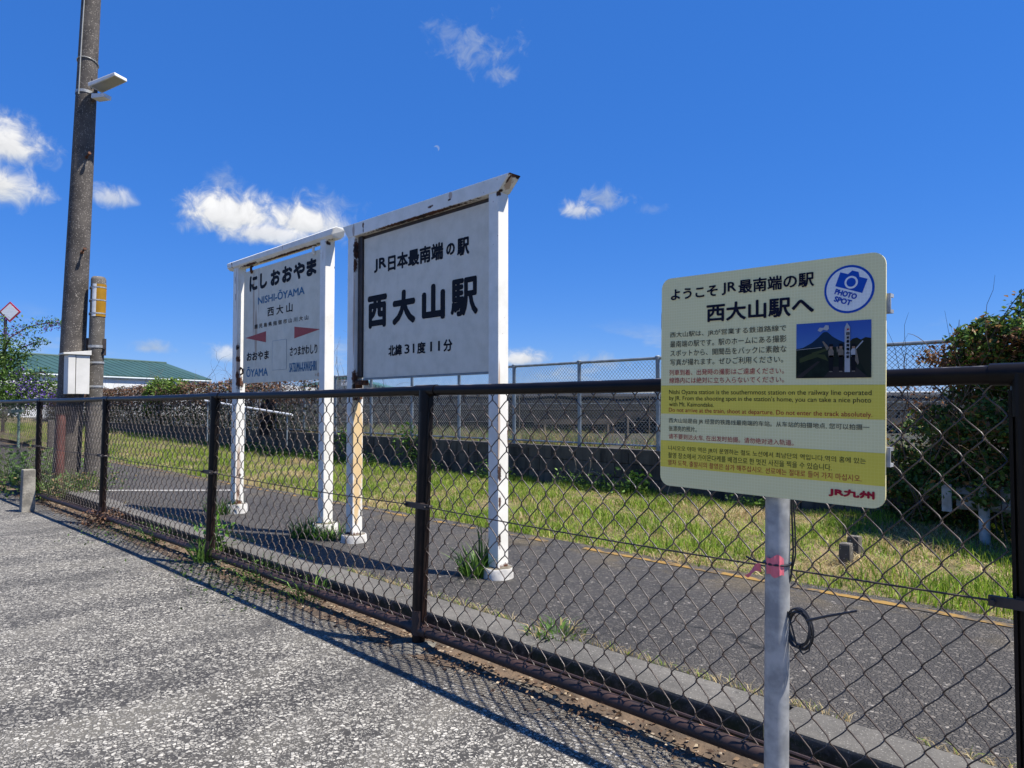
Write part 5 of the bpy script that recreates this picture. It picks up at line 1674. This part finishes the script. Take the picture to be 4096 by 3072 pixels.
# curling dead vine stems on the wall
dv = MB()
for k, (x, z, s) in enumerate(((-5.6, .50, .22), (-5.35, .42, .16), (-4.2, .25, .14))):
    pts = [(x + s * (t_ - .3) + .06 * math.sin(t_ * 6 + k), 6.70 - .03 * math.sin(t_ * 3), z - s * 1.2 * t_ + .07 * math.cos(t_ * 7)) for t_ in np.linspace(0, 1, 14)]
    dv.tube(pts, .006, 5, caps=False)
single('dead_vine', dv, 'dead_wood', 'pale dead vine stems curling over the face of the block wall', 'vine', smooth=True)

# leafy weeds along the foot of the wall
n = 5200
x = RNG.uniform(-15, -1.8, n); y = 6.62 - np.abs(RNG.normal(0, .10, n))
k = nz2(x, y, 1.3, 12.0) > -0.05
x, y = x[k], y[k]; n = len(x)
z = np.array([bank_z(a, b) for a, b in zip(x, y)]) + RNG.beta(1.2, 2.5, n) * .26
mass('wall_foot_weeds', leaves(np.stack([x, y, z], 1), RNG.uniform(.02, .06, n), mixcol(n, ((0.10, 0.19, 0.03), 3), ((0.15, 0.26, 0.04), 2), ((0.05, 0.10, 0.02), 2)), .3, .55), 'leaf')
for k, (x, lab) in enumerate(((-8.9, 'leafy climber on the block wall between the two station boards'), (-10.6, 'leafy creeper hanging over the block wall behind the smaller board'), (-4.6, 'bright green sprout at the wall foot left of the information sign'))):
    zz0, hh_, nn = ((.15, .75, 260), (.30, .5, 260), (.10, .30, 130))[k]
    root = thing('climber', lab, 'climber', (x, 6.6, .1))
    pts = np.stack([x + RNG.normal(0, .16 if k < 2 else .06, nn), 6.62 + RNG.normal(0, .07, nn), zz0 + hh_ * RNG.beta(1.4, 1.4, nn)], 1)
    mass('foliage', leaves(pts, RNG.uniform(.03, .085, nn), mixcol(nn, ((0.11, 0.22, 0.03), 3), ((0.06, 0.13, 0.02), 3)), .2, .55, .3), 'leaf', root, stuff=True)
    part('stem', MB().tube([(x, 6.66, .1), (x + .04, 6.66, zz0 + hh_ * .5), (x - .03, 6.68, zz0 + hh_ * .8)], .008, 5), 'twig', root)

# withered creeper over the left stretch of the mesh fence
cr = thing('withered_creeper', 'withered brown creeper draped along the mesh fence in front of the green-roofed hall', 'creeper', (-18.0, 6.8, .6))
n = 36000
x = RNG.uniform(-33, -11.2, n)
dn = np.clip((-x - 11.2) / 3.5, 0.08, 1)
k = RNG.uniform(0, 1, n) < dn
x = x[k]; n = len(x)
tp = 1.70 + .10 * nz2(x, x * 0, .8, 2.0) + .07 * nz2(x, x * 0, 2.7, 5.0)
fr_ = RNG.beta(1.15, 1.0, n)
z = .60 + (tp - .60) * fr_
y = 6.79 + RNG.normal(0, .07, n) - .05 * fr_
cc_ = mixcol(n, ((0.145, 0.075, 0.045), 3), ((0.23, 0.13, 0.08), 2), ((0.075, 0.045, 0.03), 2.2), ((0.09, 0.11, 0.03), .8))
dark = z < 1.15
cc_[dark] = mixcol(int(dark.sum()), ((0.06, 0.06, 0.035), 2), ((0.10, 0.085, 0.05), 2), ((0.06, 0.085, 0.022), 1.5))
mass('dead_leaves', leaves(np.stack([x, y, z], 1), RNG.uniform(.03, .085, n), cc_, .1, .5, .4), 'dry', cr, stuff=True)
mb = MB()
for k in range(150):
    xx = rr_.uniform(-33, -9.0)
    twigs(mb, (xx, 6.78, rr_.uniform(.7, 1.5)), (rr_.uniform(-1, 1), rr_.uniform(-.3, .3), rr_.uniform(0, 1)), rr_.uniform(.5, 1.1), .006, 1, rr_, .8)
part('stems', mb, 'twig', cr)
hedge = thing('green_bush', 'green bush growing over the creeper-covered fence below the green roof', 'bush', (-20.0, 6.7, .6))
ph = blob_points(1600, [(-20.4, 6.75, 1.55, .9, .25, .35, 2), (-19.0, 6.75, 1.62, .6, .25, .22, 1), (-21.0, 6.75, 1.25, .4, .2, .5, .8)])
mass('foliage', leaves(ph, RNG.uniform(.05, .12, len(ph)), mixcol(len(ph), ((0.13, 0.21, 0.03), 3), ((0.08, 0.14, 0.02), 2)), .2, .55), 'leaf', hedge, stuff=True)
part('stem', MB().tube([(-20.2, 6.78, .4), (-20.3, 6.76, 1.0), (-20.1, 6.76, 1.5)], .02, 6), 'twig', hedge)

# flowering shrub at the left edge
fs = PX(10, 1640, 17.5)
sh = thing('flowering_shrub', 'tall shrub with violet flower sprays at the left edge', 'shrub', (fs.x, fs.y, .3))
mb = MB()
ctr = []
def PT(px, py, D=17.5):
    return PX(px, py, D)
arcs = [  # branch paths by survey points
    [(-60, 1640), (-20, 1480), (40, 1350), (110, 1308), (190, 1290), (245, 1292)],
    [(-40, 1650), (10, 1500), (70, 1400), (130, 1372), (180, 1362)],
    [(-30, 1650), (40, 1560), (110, 1500), (170, 1490), (205, 1505)],
    [(-80, 1640), (-60, 1400), (-30, 1300), (0, 1262)],
    [(0, 1650), (60, 1600), (130, 1545), (190, 1530), (235, 1560)],
    [(-60, 1660), (-10, 1540), (60, 1440), (110, 1420)],
    [(-120, 1640), (-110, 1450), (-80, 1330), (-40, 1300)],
]
bp = []
for a in arcs:
    pts = [PT(q[0], q[1], 17.5 + rr_.uniform(-.5, .5)) for q in a]
    fine = []
    for i in range(len(pts) - 1):
        for s in range(5):
            fine.append(pts[i].lerp(pts[i + 1], s / 5))
    fine.append(pts[-1])
    mb.tube(fine, [.03 * (1 - .85 * i / len(fine)) for i in range(len(fine))], 5, caps=False)
    bp.append(fine)
part('branches', mb, 'twig', sh)
P, F = [], []
for fi, fine in enumerate(bp):
    for i, q in enumerate(fine):
        t_ = i / len(fine)
        k = int(34 * (1.25 - t_ * .8))
        sdev = .20 * (1.25 - t_)
        P.append(np.array(q) + RNG.normal(0, 1, (k, 3)) * np.array([sdev, sdev, sdev * .8]))
        if t_ > .55 and fi in (0, 1, 3, 4, 2):
            kf = RNG.integers(0, 7)
            F.append(np.array(q) + RNG.normal(0, .07, (kf, 3)) - np.array([0, 0, .03]))
core = [tuple(PT(-60, 1480)) + (1.0, 1.0, 1.0, 3), tuple(PT(20, 1540)) + (.75, .8, .6, 3), tuple(PT(-40, 1400)) + (.65, .65, .5, 2), tuple(PT(100, 1580)) + (.75, .6, .35, 2), tuple(PT(0, 1620)) + (1.1, .8, .4, 2), tuple(PT(205, 1555, 18)) + (.30, .3, .25, .7)]
P.append(blob_points(10500, core))
P = np.concatenate(P)
P = P[P[:, 2] > .3]
mass('foliage', leaves(P, RNG.uniform(.035, .095, len(P)), mixcol(len(P), ((0.085, 0.165, 0.028), 4), ((0.15, 0.25, 0.045), 2.2), ((0.04, 0.085, 0.018), 2.5), ((0.20, 0.28, 0.07), .6)), .2, .5, .3), 'leaf', sh, stuff=True)
for (qx, qy, sx2, sz2, k) in ((88, 1535, .14, .22, 120), (150, 1560, .22, .18, 170), (170, 1590, .25, .12, 120), (230, 1590, .08, .10, 40), (120, 1535, .10, .08, 40), (225, 1300, .16, .06, 60), (185, 1308, .12, .06, 30), (60, 1320, .2, .12, 60), (20, 1340, .25, .15, 60)):
    c_ = np.array(PT(qx, qy, 16.9))
    F.append(c_ + RNG.normal(0, 1, (k, 3)) * np.array([sx2, sx2, sz2]))
F = np.concatenate(F)
mass('flowers', leaves(F, RNG.uniform(.025, .055, len(F)), mixcol(len(F), ((0.11, 0.055, 0.28), 3), ((0.19, 0.11, 0.40), 2), ((0.06, 0.03, 0.14), 2)), 0, .8, .4), 'leaf', sh, stuff=True)

# small litter scraps on the platform, and a dead leaf heap by the left marker post
k_ = 0
for (x, y, s, lab) in ((-4.15, 3.18, .03, 'white paper scrap on the platform left of the middle fence post'), (-4.55, 2.78, .012, 'tiny white chip beside the footing of the large board')):
    single('paper_scrap', MB().add([(x - s, y - s * .3, PZ + .004), (x + s, y - s * .5, PZ + .006), (x + s * .8, y + s * .4, PZ + .010), (x - s * .7, y + s * .3, PZ + .006)], [(0, 1, 2, 3)]), 'white_sheet', lab, 'litter')
for o in bpy.data.objects:
    if o.get('_base') is not None:
        del o['_base']
